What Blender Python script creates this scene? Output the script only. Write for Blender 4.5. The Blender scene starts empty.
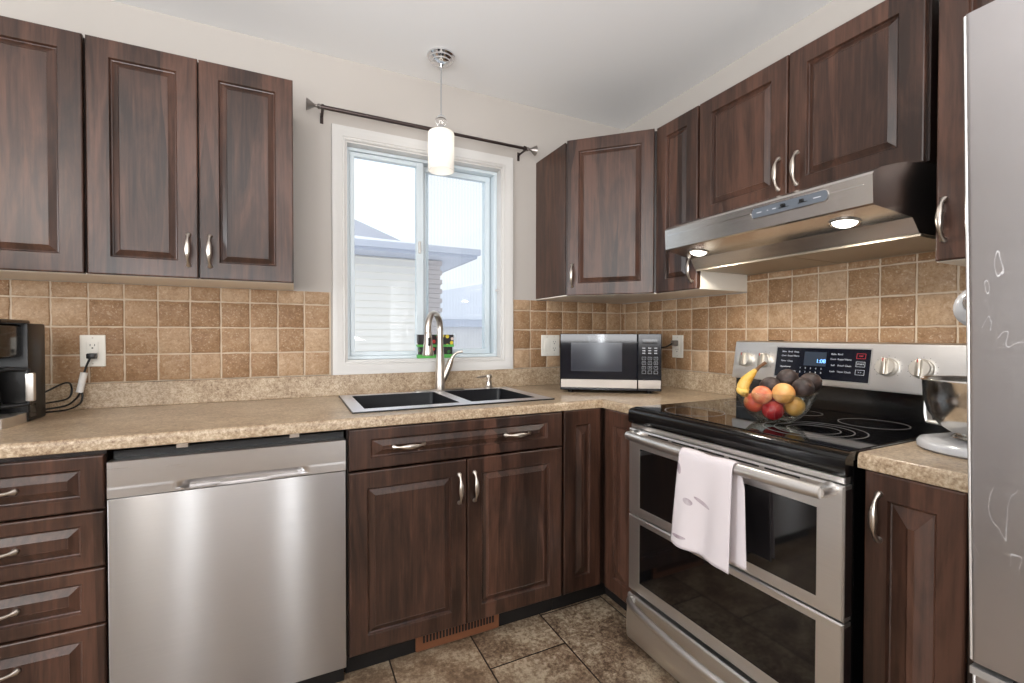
import bpy, bmesh, math, random
from mathutils import Vector, Matrix, noise
R = math.radians
PI = math.pi
scn = bpy.context.scene
col = scn.collection

# ------------------------------------------------------------------ camera
cam_d = bpy.data.cameras.new('camera')
cam = bpy.data.objects.new('camera', cam_d)
col.objects.link(cam)
cam_d.sensor_width = 36
cam_d.lens = 453.53 / 1024 * 36
cam_d.clip_start = 0.02
yaw, pitch, roll = R(25.992), R(-0.806), R(0.0777)
Fv = Vector((math.sin(yaw)*math.cos(pitch), math.cos(yaw)*math.cos(pitch), math.sin(pitch)))
Rv = Vector((math.cos(yaw), -math.sin(yaw), 0))
Uv = Rv.cross(Fv)
R2 = Rv*math.cos(roll) + Uv*math.sin(roll)
U2 = -Rv*math.sin(roll) + Uv*math.cos(roll)
m3 = Matrix((R2, U2, -Fv)).transposed()
cam.matrix_world = Matrix.Translation((-1.8388, -2.2164, 1.1891)) @ m3.to_4x4()
scn.camera = cam

# ------------------------------------------------------------------ world, lights, exposure
scn.view_settings.view_transform = 'Standard'
scn.view_settings.look = 'None'
scn.view_settings.gamma = 1
scn.view_settings.use_curve_mapping = False
scn.view_settings.exposure = 0.0
w = bpy.data.worlds.new('overcast_sky')
scn.world = w
w.use_nodes = True
bg = w.node_tree.nodes['Background']
bg.inputs[0].default_value = (0.90, 0.94, 1.0, 1)
bg.inputs[1].default_value = 1.32

def area(name, loc, target, sx, sy, power, colr=(1, 1, 1)):
    d = bpy.data.lights.new(name, 'AREA')
    d.shape = 'RECTANGLE'
    d.size, d.size_y, d.energy, d.color = sx, sy, power, colr
    o = bpy.data.objects.new(name, d)
    col.objects.link(o)
    o.location = loc
    o.rotation_euler = (Vector(target) - Vector(loc)).to_track_quat('-Z', 'Y').to_euler()
    return o
area('opening_fill_light', (-3.5, -5.15, 1.5), (-2.8, 0, 1.0), 0.34, 1.5, 34, (0.97, 0.98, 1.0))  # added area lamp outside an unseen opening, for streaks on the dishwasher
area('opening_fill_light', (-1.1, -5.15, 1.4), (-1.3, 0, 1.0), 0.30, 1.8, 26, (0.97, 0.98, 1.0))  # second added lamp behind the camera, same purpose
area('side_fill_light', (-4.85, -2.2, 1.4), (0, -1.4, 1.1), 0.95, 1.6, 92, (0.97, 0.98, 1.0))  # added area lamp outside the unseen side opening, lights the fronts
area('ceiling_bounce', (-2.2, -3.0, 1.35), (-2.0, -2.7, 2.6), 1.6, 1.6, 88, (0.99, 0.99, 1.0))
area('ceiling_fill_light', (-3.9, -3.7, 2.38), (-1.0, -1.5, 0.6), 0.6, 0.6, 26, (1.0, 0.97, 0.92))  # added fill near the ceiling, no fixture there

# ------------------------------------------------------------------ materials
def rgb(r, g, b):
    f = lambda c: (c/255/12.92) if c/255 <= 0.04045 else ((c/255+0.055)/1.055)**2.4
    return (f(r), f(g), f(b), 1)

class NT:
    def __init__(s, name):
        s.m = bpy.data.materials.new(name)
        s.m.use_nodes = True
        s.t = s.m.node_tree
        s.b = s.t.nodes['Principled BSDF']
    def n(s, typ, ins=None, **kw):
        nd = s.t.nodes.new(typ)
        for k, v in kw.items(): setattr(nd, k, v)
        for k, v in (ins or {}).items(): s.set(nd, k, v)
        return nd
    def set(s, nd, k, v):
        sock = nd.inputs[k]
        if hasattr(v, 'is_output'): s.t.links.new(v, sock)
        elif hasattr(v, 'outputs'): s.t.links.new(v.outputs[0], sock)
        else: sock.default_value = v
    def p(s, **kw):
        for k, v in kw.items():
            s.set(s.b, {'base': 'Base Color', 'rough': 'Roughness', 'metal': 'Metallic', 'normal': 'Normal', 'spec': 'Specular IOR Level',
                        'coat': 'Coat Weight', 'trans': 'Transmission Weight', 'em': 'Emission Color', 'ems': 'Emission Strength',
                        'alpha': 'Alpha', 'ior': 'IOR', 'aniso': 'Anisotropic', 'crough': 'Coat Roughness'}[k], v)
        return s
    def math(s, op, a, b=0.0, c=None):
        nd = s.t.nodes.new('ShaderNodeMath'); nd.operation = op
        s.set(nd, 0, a); s.set(nd, 1, b)
        if c is not None: s.set(nd, 2, c)
        return nd.outputs[0]
    def pos(s, scale=(1, 1, 1), rot=(0, 0, 0)):
        g = s.n('ShaderNodeNewGeometry')
        mp = s.n('ShaderNodeMapping', {'Vector': g.outputs['Position'], 'Scale': scale, 'Rotation': rot})
        return mp.outputs[0]
    def noise(s, vec, scale, detail=3.0, rough=0.5, dist=0.0):
        return s.n('ShaderNodeTexNoise', {'Vector': vec, 'Scale': scale, 'Detail': detail, 'Roughness': rough, 'Distortion': dist}).outputs[0]
    def ramp(s, fac, stops):
        nd = s.n('ShaderNodeValToRGB', {'Fac': fac})
        e = nd.color_ramp.elements
        while len(e) < len(stops): e.new(0.5)
        for i, (p_, c_) in enumerate(stops):
            e[i].position = p_; e[i].color = c_
        return nd.outputs[0]
    def mix(s, fac, a, b, mode='MIX'):
        nd = s.n('ShaderNodeMix', data_type='RGBA', blend_type=mode)
        s.set(nd, 0, fac); s.set(nd, 6, a); s.set(nd, 7, b)
        return nd.outputs[2]
    def bump(s, h, strength=0.2, dist=0.002):
        return s.n('ShaderNodeBump', {'Height': h, 'Strength': strength, 'Distance': dist}).outputs[0]

def simple(name, c, rough=0.5, metal=0.0, **kw):
    n = NT(name)
    n.p(base=c, rough=rough, metal=metal, **kw)
    return n.m

def wood_mat(name, dark, mid, light, rough=0.36):
    n = NT(name)
    v = n.pos((7, 7, 1.1))
    g1 = n.noise(v, 2.2, 6, 0.62, 1.3)
    v2 = n.pos((60, 60, 2.5))
    g2 = n.noise(v2, 2.0, 4, 0.6)
    vb = n.pos((9.0, 9.0, 0.7))
    blk = n.n('ShaderNodeTexVoronoi', {'Vector': vb, 'Scale': 1.1, 'Randomness': 0.8}).outputs[1]
    sep = n.n('ShaderNodeSeparateColor', {0: blk}).outputs[0]
    f = n.math('ADD', n.math('MULTIPLY', g1, 0.52), n.math('MULTIPLY', g2, 0.32))
    f = n.math('ADD', f, n.math('MULTIPLY', sep, 0.16))
    c = n.ramp(f, [(0.38, dark), (0.5, mid), (0.63, light)])
    k = n.noise(n.pos((6, 6, 3)), 2.1, 2, 0.5)
    c = n.mix(n.ramp(k, [(0.66, (0, 0, 0, 1)), (0.8, (0.55, 0.55, 0.55, 1))]), c, dark)
    n.p(base=c, rough=rough, spec=0.5, normal=n.bump(g2, 0.05, 0.001))
    return n.m
WOOD = wood_mat('walnut_foil', rgb(38, 24, 18), rgb(61, 40, 31), rgb(85, 57, 45), 0.29)
WOOD_DARK = wood_mat('dark_walnut_edge', rgb(30, 20, 16), rgb(40, 27, 21), rgb(54, 37, 29))
CREAM = simple('cream_melamine', rgb(236, 229, 217), 0.5)
BLACK = simple('black_plastic', rgb(18, 18, 19), 0.35)
BLACK_MATTE = simple('black_matte', rgb(14, 13, 13), 0.7)
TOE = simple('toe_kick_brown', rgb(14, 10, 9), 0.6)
WHITE = simple('white_trim_paint', rgb(212, 209, 205), 0.35)
VINYL = simple('white_vinyl', rgb(212, 222, 227), 0.3)
PLATE = simple('ivory_plastic', rgb(232, 228, 218), 0.35)
NICKEL = simple('brushed_nickel', rgb(205, 196, 186), 0.28, 1.0)
CHROME = simple('polished_chrome', rgb(225, 225, 226), 0.08, 1.0)
BRONZE = simple('dark_bronze_metal', rgb(84, 74, 72), 0.35, 1.0)
KNOB = simple('satin_knob', rgb(222, 216, 206), 0.3, 0.7)

def steel_mat(name, c, rough, along, bands=0.0):
    n = NT(name)
    s = {'x': (3, 300, 300), 'y': (300, 3, 300), 'z': (300, 300, 3)}[along]
    g = n.noise(n.pos(s), 1.0, 3, 0.6)
    r = n.math('ADD', n.math('MULTIPLY', g, 0.12), rough - 0.06)
    cc = n.mix(n.math('MULTIPLY', g, 0.25), c, (c[0]*0.75, c[1]*0.75, c[2]*0.75, 1))
    n.p(base=cc, rough=r, metal=1.0, normal=n.bump(g, 0.03, 0.0004))
    if bands:
        n.p(aniso=bands)
        n.set(n.b, 'Anisotropic Rotation', 0.25)
        n.set(n.b, 'Tangent', n.n('ShaderNodeTangent', direction_type='UV_MAP', uv_map='UVMap'))
    return n.m
STEEL_X = steel_mat('brushed_steel_panel', rgb(188, 185, 184), 0.36, 'x', 0.96)
STEEL_Y = steel_mat('brushed_steel_range', rgb(232, 229, 226), 0.36, 'y')
STEEL_HOOD = steel_mat('brushed_steel_hood', rgb(226, 223, 219), 0.24, 'y')
SINK_STEEL = steel_mat('sink_rim_steel', rgb(228, 229, 234), 0.42, 'x')

def fridge_mat():
    n = NT('scratched_steel')
    g = n.noise(n.pos((300, 3, 300)), 1.0, 3, 0.6)
    cl = n.noise(n.pos((1, 2.5, 1.5)), 2.0, 4, 0.55)
    # thin wiry scratches
    wv = n.n('ShaderNodeTexNoise', {'Vector': n.pos((1, 9, 3.2)), 'Scale': 1.9, 'Detail': 2.5, 'Distortion': 0.9}).outputs[0]
    line = n.math('ABSOLUTE', n.math('SUBTRACT', wv, 0.52))
    line = n.math('LESS_THAN', line, 0.0036)
    msk = n.math('GREATER_THAN', n.noise(n.pos((1, 3, 2.2)), 2.3, 2, 0.5), 0.51)
    sz = n.n('ShaderNodeSeparateXYZ', {0: n.pos()}).outputs[2]
    msk = n.math('MULTIPLY', msk, n.math('LESS_THAN', n.math('ABSOLUTE', n.math('SUBTRACT', sz, 1.08)), 0.24))
    line = n.math('MULTIPLY', line, msk)
    c = n.mix(n.math('MULTIPLY', cl, 0.5), rgb(190, 186, 186), rgb(150, 147, 149))
    c = n.mix(n.math('MULTIPLY', line, 0.45), c, rgb(232, 230, 230))
    n.p(base=c, rough=n.math('ADD', n.math('MULTIPLY', line, 0.25), n.math('ADD', n.math('MULTIPLY', g, 0.1), 0.27)), metal=0.95)
    return n.m
FRIDGE = fridge_mat()
FRIDGE_SIDE = simple('fridge_grey_side', rgb(120, 120, 122), 0.45)

def paint_mat(name, c):
    n = NT(name)
    g = n.noise(n.pos(), 90, 3, 0.6)
    n.p(base=c, rough=0.7, spec=0.25, normal=n.bump(g, 0.06, 0.001))
    return n.m
WALL = paint_mat('warm_grey_wall_paint', rgb(188, 181, 174))
CEIL = paint_mat('white_ceiling_paint', rgb(240, 239, 238))

def granite():
    n = NT('beige_laminate')
    p = n.pos()
    a = n.noise(p, 150, 4, 0.75)
    b = n.noise(p, 60, 4, 0.65)
    c_ = n.noise(p, 9, 3, 0.5)
    f = n.math('ADD', n.math('MULTIPLY', a, 0.5), n.math('MULTIPLY', b, 0.32))
    f = n.math('ADD', f, n.math('MULTIPLY', c_, 0.18))
    c = n.ramp(f, [(0.38, rgb(120, 96, 74)), (0.46, rgb(158, 135, 109)), (0.52, rgb(180, 159, 133)), (0.60, rgb(204, 186, 161))])
    n.p(base=c, rough=0.28, spec=0.5)
    return n.m
GRANITE = granite()

def tile_mat():
    n = NT('tumbled_travertine')
    g = n.n('ShaderNodeNewGeometry')
    rnd = g.outputs['Random Per Island']
    p = n.pos()
    a = n.noise(p, 42, 6, 0.75, 0.6)
    b = n.noise(p, 130, 4, 0.7)
    f = n.math('ADD', n.math('ADD', n.math('MULTIPLY', rnd, 0.27), 0.08), n.math('MULTIPLY', a, 0.65))
    c = n.ramp(f, [(0.25, rgb(118, 86, 58)), (0.42, rgb(144, 110, 78)), (0.56, rgb(162, 130, 98)), (0.75, rgb(188, 160, 130))])
    pit = n.ramp(b, [(0.57, (0, 0, 0, 1)), (0.66, (1, 1, 1, 1))])
    c = n.mix(n.math('MULTIPLY', pit, 0.55), c, rgb(206, 184, 158))
    c = n.mix(n.math('MULTIPLY', n.ramp(b, [(0.36, (1, 1, 1, 1)), (0.44, (0, 0, 0, 1))]), 0.35), c, rgb(104, 76, 54))
    n.p(base=c, rough=0.55, spec=0.35, normal=n.bump(b, 0.3, 0.0015))
    return n.m
TILE = tile_mat()
GROUT = simple('tan_grout', rgb(200, 182, 160), 0.9)

def floor_mat():
    n = NT('brown_stone_floor_tile')
    g = n.n('ShaderNodeNewGeometry')
    s = n.n('ShaderNodeSeparateXYZ', {0: g.outputs['Position']})
    W_, L_ = 0.3145, 0.60
    u = n.math('DIVIDE', n.math('ADD', s.outputs[0], 0.892 + 10*W_), W_)
    ci = n.math('FLOOR', u)
    fu = n.math('SUBTRACT', u, ci)
    v = n.math('ADD', n.math('ADD', s.outputs[1], 0.555 + 12), n.math('MULTIPLY', n.math('SUBTRACT', 10.0, ci), 0.192))
    v = n.math('DIVIDE', v, L_)
    vi = n.math('FLOOR', v)
    fv = n.math('SUBTRACT', v, vi)
    du = n.math('MULTIPLY', n.math('SUBTRACT', 0.5, n.math('ABSOLUTE', n.math('SUBTRACT', fu, 0.5))), W_)
    dv = n.math('MULTIPLY', n.math('SUBTRACT', 0.5, n.math('ABSOLUTE', n.math('SUBTRACT', fv, 0.5))), L_)
    d = n.math('MINIMUM', du, dv)
    gm = n.math('LESS_THAN', d, 0.0028)
    cid = n.n('ShaderNodeCombineXYZ', {0: ci, 1: vi})
    wn = n.n('ShaderNodeTexWhiteNoise', {0: cid}).outputs[0]
    vv = n.n('ShaderNodeVectorMath', {0: n.pos(), 1: n.n('ShaderNodeCombineXYZ', {2: n.math('MULTIPLY', wn, 7.0)})}, operation='ADD')
    a = n.noise(vv, 7, 6, 0.7, 0.5)
    b = n.noise(vv, 62, 5, 0.8)
    f = n.math('ADD', n.math('MULTIPLY', a, 0.5), n.math('MULTIPLY', b, 0.5))
    c = n.ramp(f, [(0.40, rgb(76, 60, 48)), (0.47, rgb(114, 94, 76)), (0.52, rgb(142, 124, 103)), (0.59, rgb(176, 160, 137))])
    c = n.mix(n.math('MULTIPLY', wn, 0.25), c, rgb(150, 122, 95))
    c = n.mix(gm, c, rgb(38, 30, 26))
    n.p(base=c, rough=0.42, spec=0.4, normal=n.bump(b, 0.12, 0.001))
    return n.m
FLOOR = floor_mat()

GLASS_BLACK = simple('black_ceramic_glass', rgb(10, 10, 12), 0.04, 0.0, spec=0.8)
OVEN_GLASS = simple('oven_door_glass', rgb(9, 8, 9), 0.05, 0.0, spec=0.9)
BLACK_GLOSS = simple('black_gloss_enamel', rgb(12, 12, 13), 0.14, 0.0, spec=0.6)

def glass_mat(name, c=(1, 1, 1, 1), fac_floor=0.0, rough=0.0):
    """thin clear pane: transparent with Fresnel reflection"""
    n = NT(name)
    t = n.t
    t.nodes.remove(n.b)
    out = [x for x in t.nodes if x.type == 'OUTPUT_MATERIAL'][0]
    tr = n.n('ShaderNodeBsdfTransparent', {0: c})
    gl = n.n('ShaderNodeBsdfGlossy', {'Roughness': rough})
    lw = n.n('ShaderNodeLayerWeight', {'Blend': 0.5})
    f = n.math('ADD', n.math('MULTIPLY', n.math('POWER', lw.outputs['Facing'], 3.6), 0.85), 0.035 + fac_floor)
    mx = n.n('ShaderNodeMixShader', {0: f, 1: tr, 2: gl})
    t.links.new(mx.outputs[0], out.inputs[0])
    return n.m
PANE = glass_mat('window_pane_glass', (0.97, 0.985, 0.99, 1))
BOWL_GLASS = glass_mat('clear_bowl_glass', (0.965, 0.985, 0.975, 1), 0.05, 0.02)
SMOKE_GLASS = glass_mat('carafe_glass', (0.55, 0.52, 0.5, 1), 0.08)

# ------------------------------------------------------------------ mesh helpers
def tag(o, label=None, cat=None, group=None, kind=None):
    if label: o['label'] = label
    if cat: o['category'] = cat
    if group: o['group'] = group
    if kind: o['kind'] = kind
    return o

def obj(name, bm, mat, parent=None, loc=(0, 0, 0), rot=(0, 0, 0), smooth=True, ang=0.6, fixn=True):
    if fixn: bmesh.ops.recalc_face_normals(bm, faces=bm.faces)
    if mat is STEEL_X:
        uv = bm.loops.layers.uv.new('UVMap')
        for f in bm.faces:
            for l in f.loops: l[uv].uv = (l.vert.co.x, l.vert.co.z)
    me = bpy.data.meshes.new(name)
    if smooth:
        for f in bm.faces: f.smooth = True
        for e in bm.edges:
            if len(e.link_faces) == 2 and e.calc_face_angle(0) > ang: e.smooth = False
    bm.to_mesh(me); bm.free()
    mats = mat if isinstance(mat, (list, tuple)) else [mat]
    for m in mats: me.materials.append(m)
    o = bpy.data.objects.new(name, me)
    col.objects.link(o)
    o.location = loc; o.rotation_euler = rot
    if parent: o.parent = parent
    return o

def empty(name, loc=(0, 0, 0), rz=0.0, label=None, cat=None, group=None, kind=None):
    o = bpy.data.objects.new(name, None)
    o.empty_display_size = 0.05
    col.objects.link(o)
    o.location = loc; o.rotation_euler = (0, 0, rz)
    return tag(o, label, cat, group, kind)

def box(bm, x0, x1, y0, y1, z0, z1, bev=0.0, mi=0, seg=1):
    x0, x1 = min(x0, x1), max(x0, x1); y0, y1 = min(y0, y1), max(y0, y1); z0, z1 = min(z0, z1), max(z0, z1)
    vs = [bm.verts.new(p) for p in ((x0, y0, z0), (x1, y0, z0), (x1, y1, z0), (x0, y1, z0), (x0, y0, z1), (x1, y0, z1), (x1, y1, z1), (x0, y1, z1))]
    fs = [bm.faces.new([vs[i] for i in q]) for q in ((3, 2, 1, 0), (4, 5, 6, 7), (0, 1, 5, 4), (1, 2, 6, 5), (2, 3, 7, 6), (3, 0, 4, 7))]
    for f in fs: f.material_index = mi
    if bev:
        es = list({e for f in fs for e in f.edges})
        bmesh.ops.bevel(bm, geom=es, offset=bev, segments=seg, profile=0.5, affect='EDGES', clamp_overlap=True)
    return bm

def boxes(*bs, bev=0.0, seg=1):
    bm = bmesh.new()
    for b in bs: box(bm, *b, bev=bev, seg=seg)
    return bm

def prism(bm, pts, a, b, axis='z', mi=0):
    """pts 2D polygon extruded a..b along axis. axis z:(x,y) y:(x,z) x:(y,z)"""
    def P(p, t):
        return {'z': (p[0], p[1], t), 'y': (p[0], t, p[1]), 'x': (t, p[0], p[1])}[axis]
    A = [bm.verts.new(P(p, a)) for p in pts]; B = [bm.verts.new(P(p, b)) for p in pts]
    n = len(pts)
    fs = [bm.faces.new(A), bm.faces.new(B[::-1])]
    for i in range(n): fs.append(bm.faces.new([A[i], A[(i+1) % n], B[(i+1) % n], B[i]]))
    for f in fs: f.material_index = mi
    return fs

def lathe(bm, prof, seg=32, c=(0, 0, 0), axis='z', a0=0.0, a1=2*PI, mi=0):
    rings = []
    full = abs(a1 - a0 - 2*PI) < 1e-6
    ns = seg if full else seg + 1
    def P(r, h, t):
        u, v = r*math.cos(t), r*math.sin(t)
        q = {'z': (u, v, h), 'y': (u, h, v), 'x': (h, u, v)}[axis]
        return (q[0]+c[0], q[1]+c[1], q[2]+c[2])
    for r, h in prof:
        if r < 1e-6: rings.append([bm.verts.new(P(0, h, 0))])
        else: rings.append([bm.verts.new(P(r, h, a0 + (a1-a0)*i/seg)) for i in range(ns)])
    for k in range(len(rings)-1):
        A, B = rings[k], rings[k+1]
        for i in range(seg):
            j = (i+1) % ns
            if len(A) == 1 and len(B) == 1: continue
            if len(A) == 1: f = bm.faces.new([A[0], B[i], B[j]])
            elif len(B) == 1: f = bm.faces.new([A[i], A[j], B[0]])
            else: f = bm.faces.new([A[i], A[j], B[j], B[i]])
            f.material_index = mi
    return bm

def catmull(pts, sub=6):
    P = [Vector(p) for p in pts]
    out = []
    for i in range(len(P)-1):
        p0 = P[i-1] if i else P[0]*2-P[1]
        p1, p2 = P[i], P[i+1]
        p3 = P[i+2] if i+2 < len(P) else P[-1]*2-P[-2]
        for k in range(sub):
            t = k/sub
            out.append(0.5*((2*p1)+(-p0+p2)*t+(2*p0-5*p1+4*p2-p3)*t*t+(-p0+3*p1-3*p2+p3)*t**3))
    out.append(P[-1])
    return out

def tube(bm, pts, rad, seg=12, sub=0, caps=True, flat=None):
    if sub:
        n0 = len(pts)
        if isinstance(rad, (list, tuple)):
            rr = []
            for i in range(n0-1):
                for k in range(sub): rr.append(rad[i] + (rad[i+1]-rad[i])*k/sub)
            rr.append(rad[-1]); rad = rr
        pts = catmull(pts, sub)
    P = [Vector(p) for p in pts]
    n = len(P)
    if not isinstance(rad, (list, tuple)): rad = [rad]*n
    T = [(P[min(i+1, n-1)]-P[max(i-1, 0)]).normalized() for i in range(n)]
    up = Vector((0, 0, 1)) if abs(T[0].z) < 0.9 else Vector((1, 0, 0))
    N = (up - T[0]*up.dot(T[0])).normalized()
    rings = []
    for i in range(n):
        N = (N - T[i]*N.dot(T[i])).normalized()
        B = T[i].cross(N)
        fl = flat or (1, 1)
        rings.append([bm.verts.new(P[i] + (N*math.cos(2*PI*k/seg)*fl[0] + B*math.sin(2*PI*k/seg)*fl[1])*rad[i]) for k in range(seg)])
    for a, b in zip(rings, rings[1:]):
        for k in range(seg): bm.faces.new([a[k], a[(k+1) % seg], b[(k+1) % seg], b[k]])
    if caps:
        bm.faces.new(rings[0][::-1]); bm.faces.new(rings[-1])
    return bm

def loft_rects(bm, loops, w, h, cap_first=False, cap_last=True):
    """loops: (ix, iz, y) inset rectangles of a w x h face, joined in order"""
    L = []
    for ix, iz, y in loops:
        L.append([bm.verts.new(p) for p in ((ix, y, iz), (w-ix, y, iz), (w-ix, y, h-iz), (ix, y, h-iz))])
    for a, b in zip(L, L[1:]):
        for i in range(4): bm.faces.new([a[i], a[(i+1) % 4], b[(i+1) % 4], b[i]])
    if cap_first: bm.faces.new(L[0][::-1])
    if cap_last: bm.faces.new(L[-1])

def door_bm(w, h, fx=0.058, fz=0.058, t=0.018, ramp=0.016):
    """raised panel front, x 0..w, z 0..h, back at y=0, face at y=-t"""
    bm = bmesh.new()
    d = 0.0085
    rx = max(0.004, min(ramp, (w-2*fx-0.024)/2-0.003)); rz = max(0.004, min(ramp, (h-2*fz-0.024)/2-0.003))
    loft_rects(bm, [(0, 0, 0), (0, 0, -t+0.004), (0.0012, 0.0012, -t+0.0015), (0.004, 0.004, -t),
                    (fx, fz, -t), (fx+0.001, fz+0.001, -t+0.0012), (fx+0.004, fz+0.004, -t+d-0.001), (fx+0.007, fz+0.007, -t+d),
                    (fx+0.007+rx, fz+0.007+rz, -t+0.0006), (fx+0.0085+rx, fz+0.0085+rz, -t-0.0002), (fx+0.0095+rx, fz+0.0095+rz, -t+0.0014), (fx+0.0125+rx, fz+0.0125+rz, -t+0.0016)], w, h, True, True)
    return bm

def pull_bm(L=0.108):
    """arched cabinet pull, long axis z, standing out to -y, centre at origin on the door face"""
    bm = bmesh.new()
    n = 22
    pts, wid, dep = [], [], []
    for i in range(n+1):
        s = i/n; q = 2*s-1
        y = -0.004 - 0.023*(1-abs(q)**2.6)
        z = q*L/2
        a = abs(q)
        if a < 0.62: r = 0.0042 + 0.0046*math.cos(a/0.62*PI/2)**1.1
        elif a < 0.82: r = 0.0042
        else: r = 0.0042 + 0.0042*((a-0.82)/0.18)
        pts.append((0, y, z)); wid.append(r)
    P = [Vector(p) for p in pts]
    rings = []
    for i in range(n+1):
        T = (P[min(i+1, n)]-P[max(i-1, 0)]).normalized()
        B = Vector((1, 0, 0)); N = T.cross(B)
        rings.append([bm.verts.new(P[i] + B*math.cos(2*PI*k/12)*wid[i] + N*math.sin(2*PI*k/12)*min(wid[i], 0.0042+0.25*(wid[i]-0.0042))) for k in range(12)])
    for a, b in zip(rings, rings[1:]):
        for k in range(12): bm.faces.new([a[k], a[(k+1) % 12], b[(k+1) % 12], b[k]])
    bm.faces.new(rings[0][::-1]); bm.faces.new(rings[-1])
    for s in (-1, 1):
        lathe(bm, [(0, 0), (0.0078, 0), (0.0078, -0.002), (0.006, -0.006), (0.003, -0.008), (0, -0.008)], 14, (0, 0, s*L/2*0.97), 'y')
    return bm
PULL = None
def pull(parent, x, z, horiz=False, t=0.018):
    global PULL
    if PULL is None:
        o = obj('handle', pull_bm(), NICKEL, ang=1.0)
        PULL = o.data
    else:
        o = bpy.data.objects.new('handle', PULL); col.objects.link(o)
    o.parent = parent
    o.location = (x, -t, z)
    o.rotation_euler = (0, PI/2, 0) if horiz else (0, 0, 0)
    o['label'] = 'brushed nickel arched pull'
    return o

def text_obj(name, s, size, mat, parent, loc, rot, depth=0.0004, align='CENTER'):
    cu = bpy.data.curves.new(name, 'FONT')
    cu.body = s; cu.size = size; cu.extrude = depth; cu.align_x = align; cu.align_y = 'CENTER'
    tmp = bpy.data.objects.new(name, cu); col.objects.link(tmp)
    dg = bpy.context.evaluated_depsgraph_get()
    me = bpy.data.meshes.new_from_object(tmp.evaluated_get(dg))
    bpy.data.objects.remove(tmp); bpy.data.curves.remove(cu)
    me.materials.clear(); me.materials.append(mat)
    o = bpy.data.objects.new(name, me); col.objects.link(o)
    o.parent = parent; o.location = loc; o.rotation_euler = rot
    return o

# ================================================================== ROOM
H = 2.449
XL, YF = -4.6, -4.9
def struct(name, bm, mat, **kw):
    o = obj(name, bm, mat, **kw); o['kind'] = 'structure'; return o
struct('floor', boxes((XL-.1, 0.1, YF-.1, 0.1, -0.1, 0.0)), FLOOR)
struct('ceiling', boxes((XL-.1, 0.1, YF-.1, 0.1, H, H+0.1)), CEIL)
WX0, WX1, WZ0, WZ1 = -1.615, -0.815, 1.060, 2.086
WT = 0.16
struct('wall_back', boxes((XL-.1, WX0, 0, WT, 0, H), (WX1, 0.1, 0, WT, 0, H), (WX0, WX1, 0, WT, 0, WZ0), (WX0, WX1, 0, WT, WZ1, H)), WALL)
struct('wall_right', boxes((0, 0.1, YF-.1, 0, 0, H)), WALL)
struct('wall_left', boxes((XL-.1, XL, YF, -2.7, 0, H), (XL-.1, XL, -1.7, 0, 0, H), (XL-.1, XL, -2.7, -1.7, 0, 0.5), (XL-.1, XL, -2.7, -1.7, 2.2, H)), WALL)
struct('wall_front', boxes((XL, -3.7, YF-.1, YF, 0, H), (-3.3, -1.3, YF-.1, YF, 0, H), (-0.9, 0, YF-.1, YF, 0, H), (-3.7, -3.3, YF-.1, YF, 2.25, H), (-1.3, -0.9, YF-.1, YF, 2.25, H), (-3.7, -3.3, YF-.1, YF, 0, 0.7), (-1.3, -0.9, YF-.1, YF, 0, 0.3)), WALL)
# unseen glazed openings added behind and beside the camera to let light in
def glazed(name, kind_horiz, a0, a1, z0, z1, at):
    bm = bmesh.new(); g = bmesh.new(); f = 0.06; mid = (a0+a1)/2
    for (u0, u1, v0, v1) in ((a0, a1, z0, z0+f), (a0, a1, z1-f, z1), (a0, a0+f, z0+f, z1-f), (a1-f, a1, z0+f, z1-f), (mid-.012, mid+.012, z0+f, z1-f)):
        if kind_horiz: box(bm, u0, u1, at-0.07, at-0.02, v0, v1)
        else: box(bm, at-0.07, at-0.02, u0, u1, v0, v1)
    if kind_horiz: box(g, a0+f, a1-f, at-0.048, at-0.042, z0+f, z1-f)
    else: box(g, at-0.048, at-0.042, a0+f, a1-f, z0+f, z1-f)
    o = struct(name, bm, VINYL)
    obj('pane', g, PANE, o)
glazed('added_window_2', True, -3.7, -3.3, 0.7, 2.25, YF)
glazed('added_window_4', True, -1.3, -0.9, 0.3, 2.25, YF)
glazed('added_window_3', False, -2.7, -1.7, 0.5, 2.2, XL)

# ---- window over the sink
win = empty('window_1', (0, 0, 0), kind='structure')
cas = bmesh.new()
def frame_prof(bm, x0, x1, z0, z1, prof):
    """prof: (outward offset from opening, y)"""
    L = []
    for o_, y in prof:
        L.append([bm.verts.new(p) for p in ((x0-o_, y, z0-o_), (x1+o_, y, z0-o_), (x1+o_, y, z1+o_), (x0-o_, y, z1+o_))])
    for a, b in zip(L, L[1:]):
        for i in range(4): bm.faces.new([a[i], a[(i+1) % 4], b[(i+1) % 4], b[i]])
frame_prof(cas, WX0+.004, WX1-.004, WZ0+.004, WZ1-.004, [(0, -0.001), (0, -0.009), (0.006, -0.012), (0.012, -0.010), (0.014, -0.013), (0.030, -0.0155), (0.036, -0.018), (0.050, -0.020), (0.057, -0.0195), (0.059, -0.014), (0.059, -0.001)])
obj('casing', cas, WHITE, win, ang=0.35)
jam = bmesh.new()
frame_prof(jam, WX0+.012, WX1-.012, WZ0+.012, WZ1-.012, [(0.0115, -0.0005), (0, -0.0005), (0, WT-0.002), (0.0115, WT-0.002)])
obj('jamb', jam, WHITE, win)
def rect_frame(x0, x1, z0, z1, t, y0, y1, tb=None):
    tb = tb or t
    return boxes((x0, x1, y0, y1, z0, z0+tb), (x0, x1, y0, y1, z1-tb, z1), (x0, x0+t, y0, y1, z0+tb, z1-tb), (x1-t, x1, y0, y1, z0+tb, z1-tb), bev=0.002)
fx0, fx1, fz0, fz1 = WX0+.0125, WX1-.0125, WZ0+.0125, WZ1-.0125
obj('window_frame', rect_frame(fx0, fx1, fz0, fz1, 0.016, 0.045, 0.135), VINYL, win)
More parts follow.
